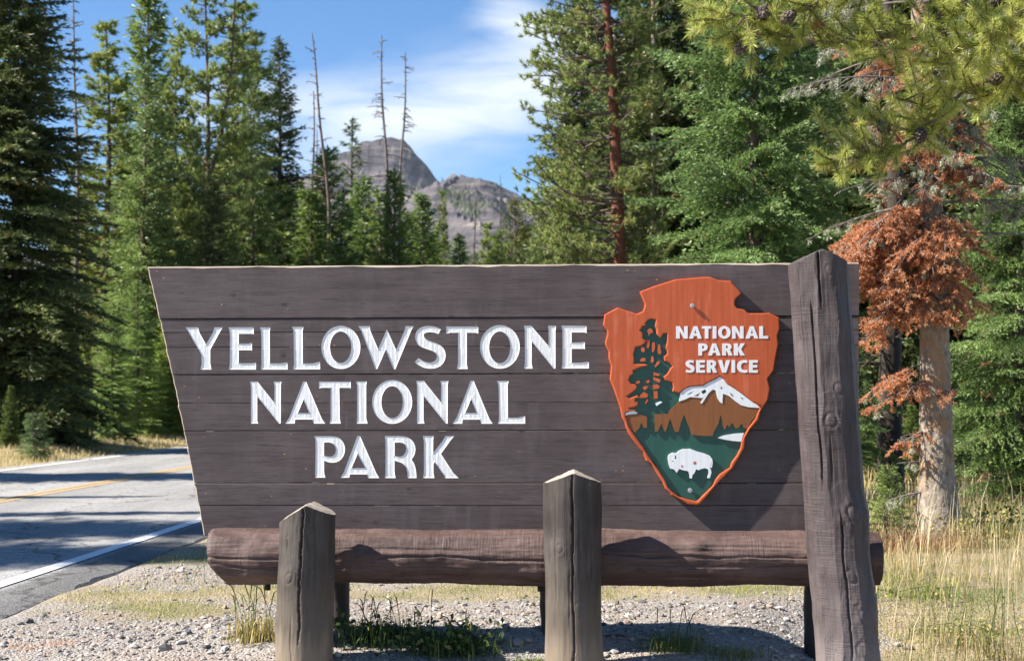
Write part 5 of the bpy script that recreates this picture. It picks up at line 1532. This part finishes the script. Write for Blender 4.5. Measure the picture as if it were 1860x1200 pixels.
for py, az, L, rs in [(425, -0.15, 1.3, 0.05), (370, 0.2, 1.3, 0.12), (890, pi + 0.2, 0.4, -0.05), (840, pi, 0.35, 0.1), (790, pi - 0.1, 0.3, 0.1)]:
    bough(zp(py), az, L, rs, 0.12, 0.0, 0.014, 0.2)
link('limb', lb.mesh('limb'), dead, [M_SNAG])
link('crown', nee.mesh('crown'), dead, [M_DEADN])
link('lichen', lic.mesh('lichen'), dead, [M_LICHEN])

# broken branches lying in the grass by the dead fir
for pts, lab in (([(1745, 962, 13.0), (1790, 955, 13.2), (1840, 972, 13.3), (1900, 985, 13.4)], 'dark fallen branch lying in the grass right of the dead fir'), ([(1590, 985, 11.8), (1640, 968, 12.0), (1690, 985, 11.7)], 'broken grey branch at the foot of the dead fir')):
    o_ = at(*pts[0])
    tb = Tubes(6)
    Q = np.array([np.array(at(*p)) - np.array(o_) for p in pts])
    tb.add(Q, np.linspace(0.035, 0.012, len(Q)))
    for k_ in range(14):
        p0 = Q[R.integers(0, len(Q) - 1)] * 0.5 + Q[R.integers(1, len(Q))] * 0.5
        d = unit(R.normal(size=3) + np.array([0, 0, 0.4]))
        tb.add([p0, p0 + d * 0.12, p0 + d * 0.25 + R.normal(size=3) * 0.03], [0.009, 0.006, 0.003], 4)
    o = link('fallen_branch', tb.mesh('fallen_branch'), None, [M_BARKD])
    o.location = o_
    tag(o, lab, 'branch')

# pine just outside the right edge, whose branches hang into the picture
R = np.random.default_rng(97)
PX, PY = 3.3, 5.9
npine = tag(empty('pine_tree', (PX, PY, ground_z(PX, PY))), 'near pine whose long-needled branches hang into the top right corner', 'tree')
base = np.array([PX, PY, ground_z(PX, PY)])
M_NP = foliage('near_pine_needles', lin(108, 128, 50), lin(226, 226, 124), odd=lin(176, 124, 76), odd_at=0.985, trans=0.4, rough=0.4)
M_CONE = bark('cone_scales', lin(58, 48, 42), lin(120, 108, 98), scale=60, stretch=1.0)
tk, br, ne = Tubes(20), Tubes(7), Soup()
tk.add([(0.05 * math.sin(z), 0, z) for z in np.linspace(-0.3, 9, 40)], [0.17 * (1 - 0.09 * max(0, z)) for z in np.linspace(-0.3, 9, 40)])
lines = [([(2480, 10, 5.9), (2200, -60, 5.7), (2000, -40, 5.6), (1860, -10, 5.5), (1720, 22, 5.45), (1640, 60, 5.4), (1560, 78, 5.35)], 0.016, 1),
         ([(2480, -60, 5.9), (2100, -160, 5.8), (1900, -110, 5.6), (1700, -60, 5.5), (1560, -20, 5.4), (1480, 10, 5.35), (1400, 30, 5.3), (1330, 28, 5.3), (1275, 12, 5.3)], 0.015, 1),
         ([(1720, 60, 5.5), (1600, 84, 5.45), (1500, 78, 5.42), (1430, 66, 5.4), (1370, 62, 5.4), (1335, 75, 5.4)], 0.008, 0.8),
         ([(2480, 200, 6.0), (2150, 160, 5.9), (1960, 160, 5.8), (1840, 132, 5.7), (1760, 160, 5.65), (1700, 205, 5.6), (1650, 238, 5.55), (1590, 215, 5.5)], 0.017, 0.75),
         ([(1735, 180, 5.6), (1690, 235, 5.55), (1640, 262, 5.5), (1580, 280, 5.45), (1510, 292, 5.4)], 0.008, 0.9),
         ([(2300, 60, 5.8), (1980, 40, 5.6), (1880, 55, 5.5), (1800, 72, 5.4), (1740, 92, 5.35), (1690, 112, 5.3)], 0.012, 1),
         ([(2100, -90, 5.6), (1960, -60, 5.4), (1880, 0, 5.25), (1820, 50, 5.2), (1780, 100, 5.2)], 0.011, 1),
         ([(2000, 60, 5.75), (1850, 150, 5.7), (1760, 185, 5.65), (1690, 190, 5.6), (1630, 180, 5.55)], 0.010, 0.55),
         ([(1960, 110, 5.7), (1900, 95, 5.6), (1860, 110, 5.55), (1830, 150, 5.5)], 0.009, 0.8),
         ([(2000, -200, 5.5), (1800, -150, 5.3), (1640, -90, 5.2), (1560, -50, 5.2), (1500, -30, 5.2)], 0.012, 1)]
TP, TD, cones = [], [], []
for pts, r0, dens_ in lines:
    Q = np.array([np.array(at(*p)) for p in pts]) - base
    u = np.linspace(0, len(Q) - 1, len(Q) * 6)
    C_ = np.stack([np.interp(u, np.arange(len(Q)), Q[:, k_]) for k_ in range(3)], -1)
    C_[1:-1] = (C_[:-2] + 2 * C_[1:-1] + C_[2:]) / 4
    C_ += R.normal(size=C_.shape) * 0.003
    br.add(C_, np.linspace(r0, 0.004, len(C_)))
    seg_l = np.linalg.norm(np.diff(C_, axis=0), axis=1)
    for i_ in range(len(C_) - 1):
        x_img = (C_[i_] + base)[0] / (C_[i_] + base)[1] * F + CX
        if x_img > 2050: continue
        for _ in range(R.poisson(seg_l[i_] * 60 * dens_)):
            p0 = C_[i_] + (C_[i_ + 1] - C_[i_]) * R.random()
            ax_ = unit(C_[i_ + 1] - C_[i_])
            d = unit(ax_ * R.uniform(0.2, 0.9) + R.normal(size=3) * np.array([0.55, 0.5, 0.6]))
            l_ = R.uniform(0.05, 0.2)
            tip = p0 + d * l_ + np.array([0, 0, 0.15 * l_])
            br.add([p0, p0 + d * l_ * 0.5, tip], [0.004, 0.0035, 0.003], 5)
            TP.append(tip)
            TD.append(d + np.array([0, 0, 0.25]))
            if R.random() < 0.045 and len(cones) < 14: cones.append((p0 + d * 0.03 + np.array([0, -0.075, -0.02]), d))
    TP.append(C_[-1])
    TD.append(unit(C_[-1] - C_[-3]))
TP, TD = np.array(TP), unit(np.array(TD))
for nn, back in ((165, 0.10),):
    idx = np.repeat(np.arange(len(TP)), nn)
    w_ = R.random(len(idx)) * back
    p = TP[idx] - TD[idx] * w_[:, None]
    d = unit(TD[idx] * R.uniform(0.4, 1.1, len(idx))[:, None] + rnd_dirs(len(idx)) * 0.9)
    ln_ = R.uniform(0.030, 0.050, len(idx))[:, None]
    side = unit(np.cross(d, rnd_dirs(len(idx)))) * 0.00095
    tn_ = np.clip(R.normal(0.55, 0.12, len(TP))[idx] + R.normal(0, 0.15, len(idx)), 0, 0.97)
    tn_[R.random(len(idx)) > 0.985] = 1
    dead_t = R.random(len(TP))[idx] > 0.988
    tn_[dead_t] = 1
    mid_ = p + d * ln_ * 0.55
    tip = p + d * ln_ + np.array([0, 0, -1.0]) * (ln_ * 0.06)
    ne.tris(p - side, p + side, mid_ + side, tn_)
    ne.tris(p - side, mid_ + side, mid_ - side, tn_)
    ne.tris(mid_ - side, mid_ + side, tip, tn_, 0.15)
link('trunk', tk.mesh('trunk'), npine, [M_BARKR])
link('branch', br.mesh('branch'), npine, [M_BARK])
link('crown', ne.mesh('crown'), npine, [M_NP])
# pine cone: spiralled scales
bm = bmesh.new()
for k_ in range(46):
    t = k_ / 45
    a = k_ * 2.39996
    r = 0.0195 * math.sin(math.pi * (0.12 + 0.82 * t)) ** 0.8
    z = -0.024 + 0.048 * t
    c = Vector((math.cos(a) * r, math.sin(a) * r, z))
    o_ = Vector((math.cos(a), math.sin(a), 0.35)).normalized()
    s_ = Vector((-math.sin(a), math.cos(a), 0)) * 0.0065
    up_ = Vector((0, 0, 0.006))
    q = [bm.verts.new(c - o_ * r * 0.9 - s_ * 0.4), bm.verts.new(c - o_ * r * 0.9 + s_ * 0.4), bm.verts.new(c + s_ + up_ * 0.2), bm.verts.new(c + o_ * 0.004 + up_), bm.verts.new(c - s_ + up_ * 0.2), bm.verts.new(c - up_ * 0.6)]
    bm.faces.new((q[0], q[1], q[2], q[3], q[4]))
    bm.faces.new((q[2], q[5], q[3]))
    bm.faces.new((q[3], q[5], q[4]))
cone_me = bpy.data.meshes.new('pine_cone')
bm.to_mesh(cone_me)
bm.free()
for p, d in cones:
    c = link('pine_cone', cone_me, npine, [M_CONE])
    c.location = p
    c.scale = (1.25, 1.25, 1.25)
    c.rotation_euler = Vector(d).to_track_quat('Z', 'Y').to_euler()

# trees standing across the road outside the left of the frame; their shade falls over the road
for i, (x, y, h_, sx, kd) in enumerate([(-13.5, 9.9, 11.5, 1.0, 'spruce'), (-15.5, 11.8, 13.5, 1.0, 'spruce'), (-13.0, 14.2, 9.0, 0.8, 'spire'), (-14.5, 16.8, 8.5, 0.8, 'spire'), (-13.5, 21.3, 9.5, 0.9, 'fir'), (-16.0, 21.8, 12, 1.0, 'spruce'), (-18.5, 32.9, 14, 1.0, 'spruce')]):
    tree(kd, 'spruce_tree', 0, y, None, 'dark conifer across the road beyond the left edge of the photo', group='roadside conifers beyond the left edge', h=h_, sxy=sx, color=(0.75, 0.8, 0.7), X=x)

# ------------------------------------------------------------------ grass, weeds, stones
R = np.random.default_rng(101)


def blades(P, ht, wd, lean, tint, S_):
    """each blade: two triangles bent over"""
    n = len(P)
    az = R.uniform(0, 6.283, n)
    d = np.stack([np.cos(az), np.sin(az), np.zeros(n)], -1)
    sd = np.stack([-np.sin(az), np.cos(az), np.zeros(n)], -1)
    up = np.array([0, 0, 1.0])
    h_ = ht[:, None]
    m1 = P + up * h_ * 0.55 + d * h_ * (lean * 0.3)[:, None]
    tip = P + up * h_ * (1 - 0.25 * lean)[:, None] + d * h_ * lean[:, None]
    w2 = sd * wd[:, None] * 0.5
    S_.tris(P - w2, P + w2, m1 + w2 * 0.8, tint)
    S_.tris(P - w2, m1 + w2 * 0.8, m1 - w2 * 0.8, tint)
    S_.tris(m1 - w2 * 0.8, m1 + w2 * 0.8, tip, tint)


def grass_mat(name, stops):
    m, nt, b, o = new_mat(name)
    t = nd(nt, 'ShaderNodeAttribute', {'attribute_name': 'tint'}).outputs['Fac']
    c = ramp(nt, t, stops)
    put(nt, b.inputs['Base Color'], c)
    b.inputs['Roughness'].default_value = 0.6
    b.inputs['Specular IOR Level'].default_value = 0.25
    tr = nd(nt, 'ShaderNodeBsdfTranslucent', Color=c)
    mx = nd(nt, 'ShaderNodeMixShader', _0=0.35, _1=b.outputs[0], _2=tr.outputs[0])
    nt.links.new(mx.outputs[0], o.inputs[0])
    return m


M_TURF = grass_mat('short_turf', [(0.0, lin(84, 110, 42)), (0.45, lin(142, 152, 72)), (0.7, lin(190, 178, 112)), (1.0, lin(204, 188, 146))])
M_DRY = grass_mat('dry_grass', [(0.0, lin(110, 122, 58)), (0.3, lin(172, 158, 96)), (0.65, lin(212, 190, 136)), (1.0, lin(232, 216, 176))])
M_DRY2 = grass_mat('straw_grass', [(0.0, lin(92, 108, 56)), (0.35, lin(146, 136, 88)), (0.65, lin(192, 170, 124)), (1.0, lin(230, 214, 178))])
M_DARKG = grass_mat('weed_leaf', [(0.0, lin(40, 60, 34)), (0.6, lin(86, 108, 58)), (1.0, lin(150, 140, 86))])
M_YEL = grass_mat('yellow_leaf', [(0.0, lin(110, 122, 54)), (0.6, lin(172, 164, 86)), (1.0, lin(206, 190, 120))])


def scatter(n, x0, x1, y0, y1, fn):
    out_ = []
    while n > 0:
        n -= 1
        x, y = random.uniform(x0, x1), random.uniform(y0, y1)
        g = fn(x, y)
        if random.random() < g: out_.append((x, y, ground_z(x, y)))
    return np.array(out_)


def on_road(x, y):
    l = lat(x, y)
    return -10.6 < l < -3.2


# short turf near the sign
S_ = Soup()
P = scatter(120000, -4.2, 3.0, 7.0, 13.5, lambda x, y: 0 if on_road(x, y) else max(0, grass_mask(x, y) - 0.25) * (0.35 + 0.9 * max(0, fbm(x * 3, y * 3, 5))))
P = P + R.normal(size=P.shape) * np.array([0.015, 0.015, 0])
n = len(P)
tn_ = np.clip(R.normal(0.55, 0.22, n) + np.array([0.35 * fbm(p[0] * 1.5, p[1] * 1.5, 8) for p in P]), 0, 1)
blades(P, R.uniform(0.02, 0.06, n), R.uniform(0.002, 0.004, n), R.uniform(0.2, 1.0, n), tn_, S_)
tag(link('turf', S_.mesh('turf'), None, [M_TURF]), 'short sparse green and straw turf behind the log rail', 'grass', kind='stuff')
# tall dry grass on the right
S_ = Soup()
P = scatter(40000, 1.7, 7.5, 6.3, 17.0, lambda x, y: (grass_mask(x, y) if x / y < 0.45 else 0) * (0.25 + 0.75 * sst(7.0, 8.6, y + 0.4 * (x - 2))) * max(0.3, min(1, 0.5 + 1.1 * fbm(x * 1.5, y * 1.5, 15))))
n = len(P)
hg = R.uniform(0.08, 0.29, n) * (0.42 + 0.6 * np.clip((P[:, 0] - 1.9) / 1.2 + (P[:, 1] - 8.0) / 3, 0, 1))
tall = R.random(n) > 0.94
hg[tall] *= 2.3
blades(P, hg, R.uniform(0.0025, 0.005, n), R.uniform(0.1, 0.75, n), np.clip(R.normal(0.55, 0.22, n) - 0.25 * np.array([fbm(p[0] * 0.9, p[1] * 0.9, 2) for p in P]) - 0.3 * (hg < 0.13) + 0.4 * tall, 0, 1), S_)
tag(link('dry_grass', S_.mesh('dry_grass'), None, [M_DRY2]), 'tall straw-coloured grass on the right of the tall post', 'grass', kind='stuff')
# far meadow and far road verge
S_ = Soup()
P = scatter(26000, 2.0, 18, 16, 34, lambda x, y: 0.9)
P2 = scatter(42000, -14.0, -7.5, 20, 52, lambda x, y: (1.0 if -12.4 < lat(x, y) < -10.25 else (0.12 if lat(x, y) < -12.4 else 0)))
P = np.concatenate([P, P2])
n = len(P)
blades(P, np.where(P[:, 0] < 0, R.uniform(0.06, 0.2, n), R.uniform(0.1, 0.34, n)), R.uniform(0.008, 0.016, n), R.uniform(0.1, 0.7, n), np.clip(R.normal(0.68, 0.2, n), 0, 1), S_)
tag(link('meadow_grass', S_.mesh('meadow_grass'), None, [M_DRY]), 'dry tan grass along the far road verge and in the meadow under the trees', 'grass', kind='stuff')


# straw and needle litter lying on the gravel
S_ = Soup()
P = scatter(9000, -3.6, 3.0, 5.8, 10.5, lambda x, y: 0 if on_road(x, y) else max(0, 0.35 + 0.9 * fbm(x * 1.2, y * 1.2, 61)))
n = len(P)
az = R.uniform(0, 6.283, n)
d = np.stack([np.cos(az), np.sin(az), R.normal(0.05, 0.12, n)], -1)
sd = np.stack([-np.sin(az), np.cos(az), np.zeros(n)], -1) * R.uniform(0.0008, 0.002, n)[:, None]
P = P + np.array([0, 0, 0.006])
L_ = R.uniform(0.02, 0.09, n)[:, None]
t_ = np.clip(R.normal(0.75, 0.2, n), 0, 1)
S_.tris(P - sd, P + sd, P + d * L_ + sd * 0.5, t_)
S_.tris(P - sd, P + d * L_ + sd * 0.5, P + d * L_ - sd * 0.5, t_)
tag(link('straw_litter', S_.mesh('straw_litter'), None, [M_DRY]), 'scattered straw and dead needles lying on the gravel', 'litter', kind='stuff')


def clump(name, px, d, label, cat, n, rad, hmax, mat_, tint_mu, leaf=None, wd=0.004, lean=0.6, stalks=0):
    x = (px - CX) / F * d
    z = ground_z(x, d)
    o = tag(empty(name, (x, d, z)), label, cat)
    S_ = Soup()
    P = np.stack([R.normal(0, rad * 0.45, n), R.normal(0, rad * 0.3, n), np.zeros(n) - 0.01], -1)
    blades(P, hmax * R.uniform(0.35, 1.0, n), R.uniform(0.7, 1.3, n) * wd, R.uniform(0.1, 1.0, n) * lean, np.clip(R.normal(tint_mu, 0.2, n), 0, 1), S_)
    tag(link('blades', S_.mesh('blades'), o, [mat_]), kind='stuff')
    if leaf:
        nl, lz, ls, lm = leaf
        S2, tb = Soup(), Tubes(3)
        for k_ in range(max(3, nl // 16)):
            b0 = np.array([R.normal(0, rad * 0.4), R.normal(0, rad * 0.25), 0])
            tp_ = b0 + np.array([R.normal(0, rad * 0.35), R.normal(0, rad * 0.2), lz * R.uniform(0.5, 1.05)])
            tb.add([b0, (b0 + tp_) / 2 + R.normal(size=3) * 0.015, tp_], [0.003, 0.0025, 0.0015])
            m_ = 16
            u = R.random(m_)
            c = b0 + (tp_ - b0) * u[:, None] + R.normal(size=(m_, 3)) * 0.03
            dr = unit(R.normal(size=(m_, 3)) + np.array([0, 0, 0.3]))
            sd = unit(np.cross(dr, rnd_dirs(m_)))
            L_ = ls * R.uniform(0.6, 1.3, m_)[:, None]
            t_ = np.clip(R.normal(0.45, 0.25, m_), 0, 1)
            mid_ = c + dr * L_ * 0.5
            S2.tris(c, mid_ + sd * L_ * 0.28, c + dr * L_, t_)
            S2.tris(c, c + dr * L_, mid_ - sd * L_ * 0.28, t_)
        tag(link('stems', tb.mesh('stems'), o, [mat_]), kind='stuff')
        tag(link('leaves', S2.mesh('leaves'), o, [lm]), kind='stuff')
    if stalks:
        tb = Tubes(4)
        for k_ in range(stalks):
            b0 = np.array([R.normal(0, rad * 0.4), R.normal(0, rad * 0.25), 0])
            hh_ = hmax * R.uniform(1.0, 1.6)
            dd_ = R.normal(size=2) * 0.07
            tb.add([b0, b0 + np.array([dd_[0] * 0.2, dd_[1] * 0.2, hh_ * 0.5]), b0 + np.array([dd_[0] * 0.6, dd_[1] * 0.5, hh_ * 0.92]), b0 + np.array([dd_[0], dd_[1], hh_])], [0.0016, 0.0013, 0.003, 0.001])
        tag(link('stalks', tb.mesh('stalks'), o, [mat_]), kind='stuff')
    return o


clump('grass_tuft', 470, 7.45, 'tuft of green and straw grass at the left foot of the left short post', 'grass', 260, 0.16, 0.20, M_DRY, 0.35, stalks=16, wd=0.005)
clump('weed_clump', 700, 7.4, 'shaded weed clump with grassy stalks right of the left short post', 'weed', 620, 0.28, 0.18, M_DARKG, 0.4, (220, 0.14, 0.035, M_DARKG), stalks=14)
clump('weed_clump', 815, 7.3, 'dark leafy weed clump midway between the two short posts', 'weed', 560, 0.30, 0.14, M_DARKG, 0.35, (700, 0.14, 0.034, M_DARKG), stalks=8)
clump('grass_tuft', 1225, 7.3, 'arching dark green grass tuft right of the middle post', 'grass', 420, 0.18, 0.16, M_DARKG, 0.6, lean=1.0, wd=0.003, stalks=6)
clump('grass_tuft', 1335, 7.25, 'low shaded grass tuft left of the tall post', 'grass', 300, 0.18, 0.10, M_DARKG, 0.65, lean=1.0, wd=0.003)
clump('grass_tuft', 960, 7.2, 'low sunlit green mat beside the middle short post', 'grass', 500, 0.16, 0.035, M_TURF, 0.2, lean=1.0, wd=0.004)
clump('leafy_shrub', 1815, 8.1, 'thin shrub with small yellow leaves in the grass at the right edge', 'shrub', 90, 0.3, 0.3, M_DRY2, 0.5, (200, 0.40, 0.017, M_YEL), stalks=5)
clump('leafy_shrub', 1745, 8.4, 'small yellow-leaved shrub left of the one at the right edge', 'shrub', 60, 0.2, 0.22, M_DRY2, 0.5, (100, 0.26, 0.016, M_YEL), stalks=3)
clump('leafy_shrub', 1800, 11.5, 'yellowing bush beside the base of the dead fir', 'shrub', 120, 0.5, 0.3, M_DRY2, 0.4, (360, 0.36, 0.03, M_YEL), stalks=8)
M_REDW = grass_mat('russet_weed', [(0.0, lin(96, 62, 44)), (0.6, lin(150, 100, 70)), (1.0, lin(184, 142, 104))])
clump('weed_clump', 1680, 11.4, 'russet dead weeds around the foot of the dead fir', 'weed', 500, 0.6, 0.22, M_REDW, 0.5, (160, 0.2, 0.03, M_REDW), stalks=6)
clump('weed_clump', 1600, 11.6, 'low russet and green weeds between the tall post and the dead fir', 'weed', 300, 0.45, 0.2, M_REDW, 0.6, (260, 0.26, 0.03, M_DARKG), stalks=6)
clump('weed_clump', 1790, 12.6, 'low green brush behind the fallen branch on the right', 'weed', 300, 0.7, 0.22, M_DARKG, 0.5, (700, 0.34, 0.045, M_DARKG), stalks=6)
clump('weed_clump', 1660, 9.2, 'short green plants low in the straw grass right of the tall post', 'weed', 400, 0.5, 0.10, M_TURF, 0.15, (160, 0.1, 0.025, M_TURF), stalks=0)
clump('weed_clump', 1780, 8.6, 'short green plants under the yellow-leaved shrubs', 'weed', 400, 0.6, 0.10, M_TURF, 0.2, (160, 0.1, 0.025, M_TURF), stalks=0)
clump('grass_tuft', 330, 9.7, 'row of tall dry grass stalks at the shadow edge left of the log', 'grass', 120, 0.5, 0.08, M_DRY, 0.6, stalks=14)


# gravel
def rock_template(seed):
    r = np.random.default_rng(seed)
    bm = bmesh.new()
    bmesh.ops.create_icosphere(bm, subdivisions=1, radius=1)
    v = np.array([q.co for q in bm.verts])
    f = np.array([[q.index for q in p.verts] for p in bm.faces])
    bm.free()
    v = v * (1 + r.normal(0, 0.16, (len(v), 1))) * r.uniform(0.6, 1.1, 3) * np.array([1, 1, 0.6])
    return v, f


temps = [rock_template(i) for i in range(14)]


def ico0():
    bm = bmesh.new()
    bmesh.ops.create_icosphere(bm, subdivisions=1, radius=1)
    bmesh.ops.delete(bm, geom=[], context='VERTS')
    bm.free()
    t = (1 + 5 ** 0.5) / 2
    v = unit(np.array([(-1, t, 0), (1, t, 0), (-1, -t, 0), (1, -t, 0), (0, -1, t), (0, 1, t), (0, -1, -t), (0, 1, -t), (t, 0, -1), (t, 0, 1), (-t, 0, -1), (-t, 0, 1)], float))
    f = np.array([(0, 11, 5), (0, 5, 1), (0, 1, 7), (0, 7, 10), (0, 10, 11), (1, 5, 9), (5, 11, 4), (11, 10, 2), (10, 7, 6), (7, 1, 8), (3, 9, 4), (3, 4, 2), (3, 2, 6), (3, 6, 8), (3, 8, 9), (4, 9, 5), (2, 4, 11), (6, 2, 10), (8, 6, 7), (9, 8, 1)])
    return v, f


v0, f0 = ico0()
STONE = [(0.0, lin(86, 83, 84)), (0.2, lin(122, 117, 114)), (0.45, lin(154, 149, 144)), (0.75, lin(190, 186, 181)), (0.9, lin(150, 126, 108)), (1.0, lin(108, 114, 124))]
M_STONE = simple('gravel_stone', (0.3, 0.3, 0.3), 0.9, attr_var=STONE)


def gravel_at(x, y):
    l = lat(x, y)
    if l < -3.1: return 0
    g = 1 - min(1, grass_mask(x, y) * 1.3)
    return g if abs(x / y) < 0.42 else 0


P = scatter(46000, -3.6, 3.3, 5.6, 10.6, lambda x, y: gravel_at(x, y) * (1.0 if y < 8.4 else 0.6) * (0.45 + 0.8 * max(0, 0.4 + fbm(x * 1.3, y * 1.3, 33))))
n = len(P)
sz = np.exp(R.normal(math.log(0.0058), 0.58, n)).clip(0.0025, 0.028)
rz_ = R.uniform(0, 6.28, n)
sh = R.uniform(0.65, 1.25, (n, 1, 3)) * np.array([1, 1, 0.62])
VV = v0[None] * sh * (1 + R.normal(0, 0.13, (n, 12, 1)))
c, s = np.cos(rz_)[:, None], np.sin(rz_)[:, None]
VX = np.stack([VV[..., 0] * c - VV[..., 1] * s, VV[..., 0] * s + VV[..., 1] * c, VV[..., 2]], -1) * sz[:, None, None]
VX += (P + np.array([0, 0, 1.0]) * (sz * 0.25)[:, None])[:, None]
FF = (f0[None] + (np.arange(n) * 12)[:, None, None]).reshape(-1, 3)
tag(link('gravel', np_mesh('gravel', VX.reshape(-1, 3), FF, np.repeat(R.random(n), 12)), None, [M_STONE]), 'loose grey and pinkish gravel around the foot of the sign', 'gravel', kind='stuff')
# bigger stones one can pick out
st_me = []
for i, (v, f) in enumerate(temps):
    st_me.append(np_mesh('stone', v, f, np.full(len(v), (i * 0.37) % 1.0), False))
spots = [(435, 1185, 0.055), (1085 * .28, 1168, 0.03), (330, 1190, 0.035), (415, 1172, 0.032), (360, 1176, 0.026), (95, 1180, 0.022), (130, 1184, 0.018), (405, 1180, 0.03), (388, 1160, 0.022), (300, 1195, 0.04), (470, 1182, 0.03), (480, 1192, 0.036), (455, 1175, 0.024), (640, 1185, 0.03), (655, 1195, 0.045), (622, 1190, 0.03), (700, 1194, 0.03), (905, 1194, 0.035), (940, 1196, 0.04), (960, 1192, 0.03), (1120, 1190, 0.045), (1150, 1195, 0.03), (1185, 1190, 0.03), (1115, 1175, 0.03), (1630, 1192, 0.03), (1650, 1196, 0.035)]
while len(spots) < 120:
    px, py = random.uniform(0, 1700), random.uniform(1095, 1199)
    d = H * F / (py - HY)
    if gravel_at((px - CX) / F * d, d) > 0.6: spots.append((px, py, random.uniform(0.011, 0.024)))
for i, (px, py, r) in enumerate(spots):
    d = H * F / (py - HY)
    for _ in range(3):
        x = (px - CX) / F * d
        d = (H - ground_z(x, d)) * F / (py - HY)
    x = (px - CX) / F * d
    o = link('stone', st_me[i % len(st_me)], None, [M_STONE])
    o.location = (x, d, ground_z(x, d) + r * 0.2)
    o.scale = (r, r * random.uniform(0.8, 1.1), r * random.uniform(0.8, 1.1))
    o.rotation_euler = (random.uniform(-0.2, 0.2), random.uniform(-0.2, 0.2), random.uniform(0, 6.28))
    tag(o, 'rounded grey stone lying loose on the gravel', 'stone', 'loose stones on the gravel')

# ------------------------------------------------------------------ mountain air: thin even haze round the whole place
me = boxm(-4700, 4700, -600, 4800, -1.6, 760, 0)
m = bpy.data.materials.new('haze')
m.use_nodes = True
for n in list(m.node_tree.nodes): m.node_tree.nodes.remove(n)
pv = nd(m.node_tree, 'ShaderNodeVolumePrincipled', Color=(0.80, 0.88, 1.0), Density=0.000026, Anisotropy=0.1)
nd(m.node_tree, 'ShaderNodeOutputMaterial', Volume=pv.outputs[0])
tag(link('haze', me, None, [m]), 'thin bluish haze in the air towards the mountain', 'haze', kind='stuff')
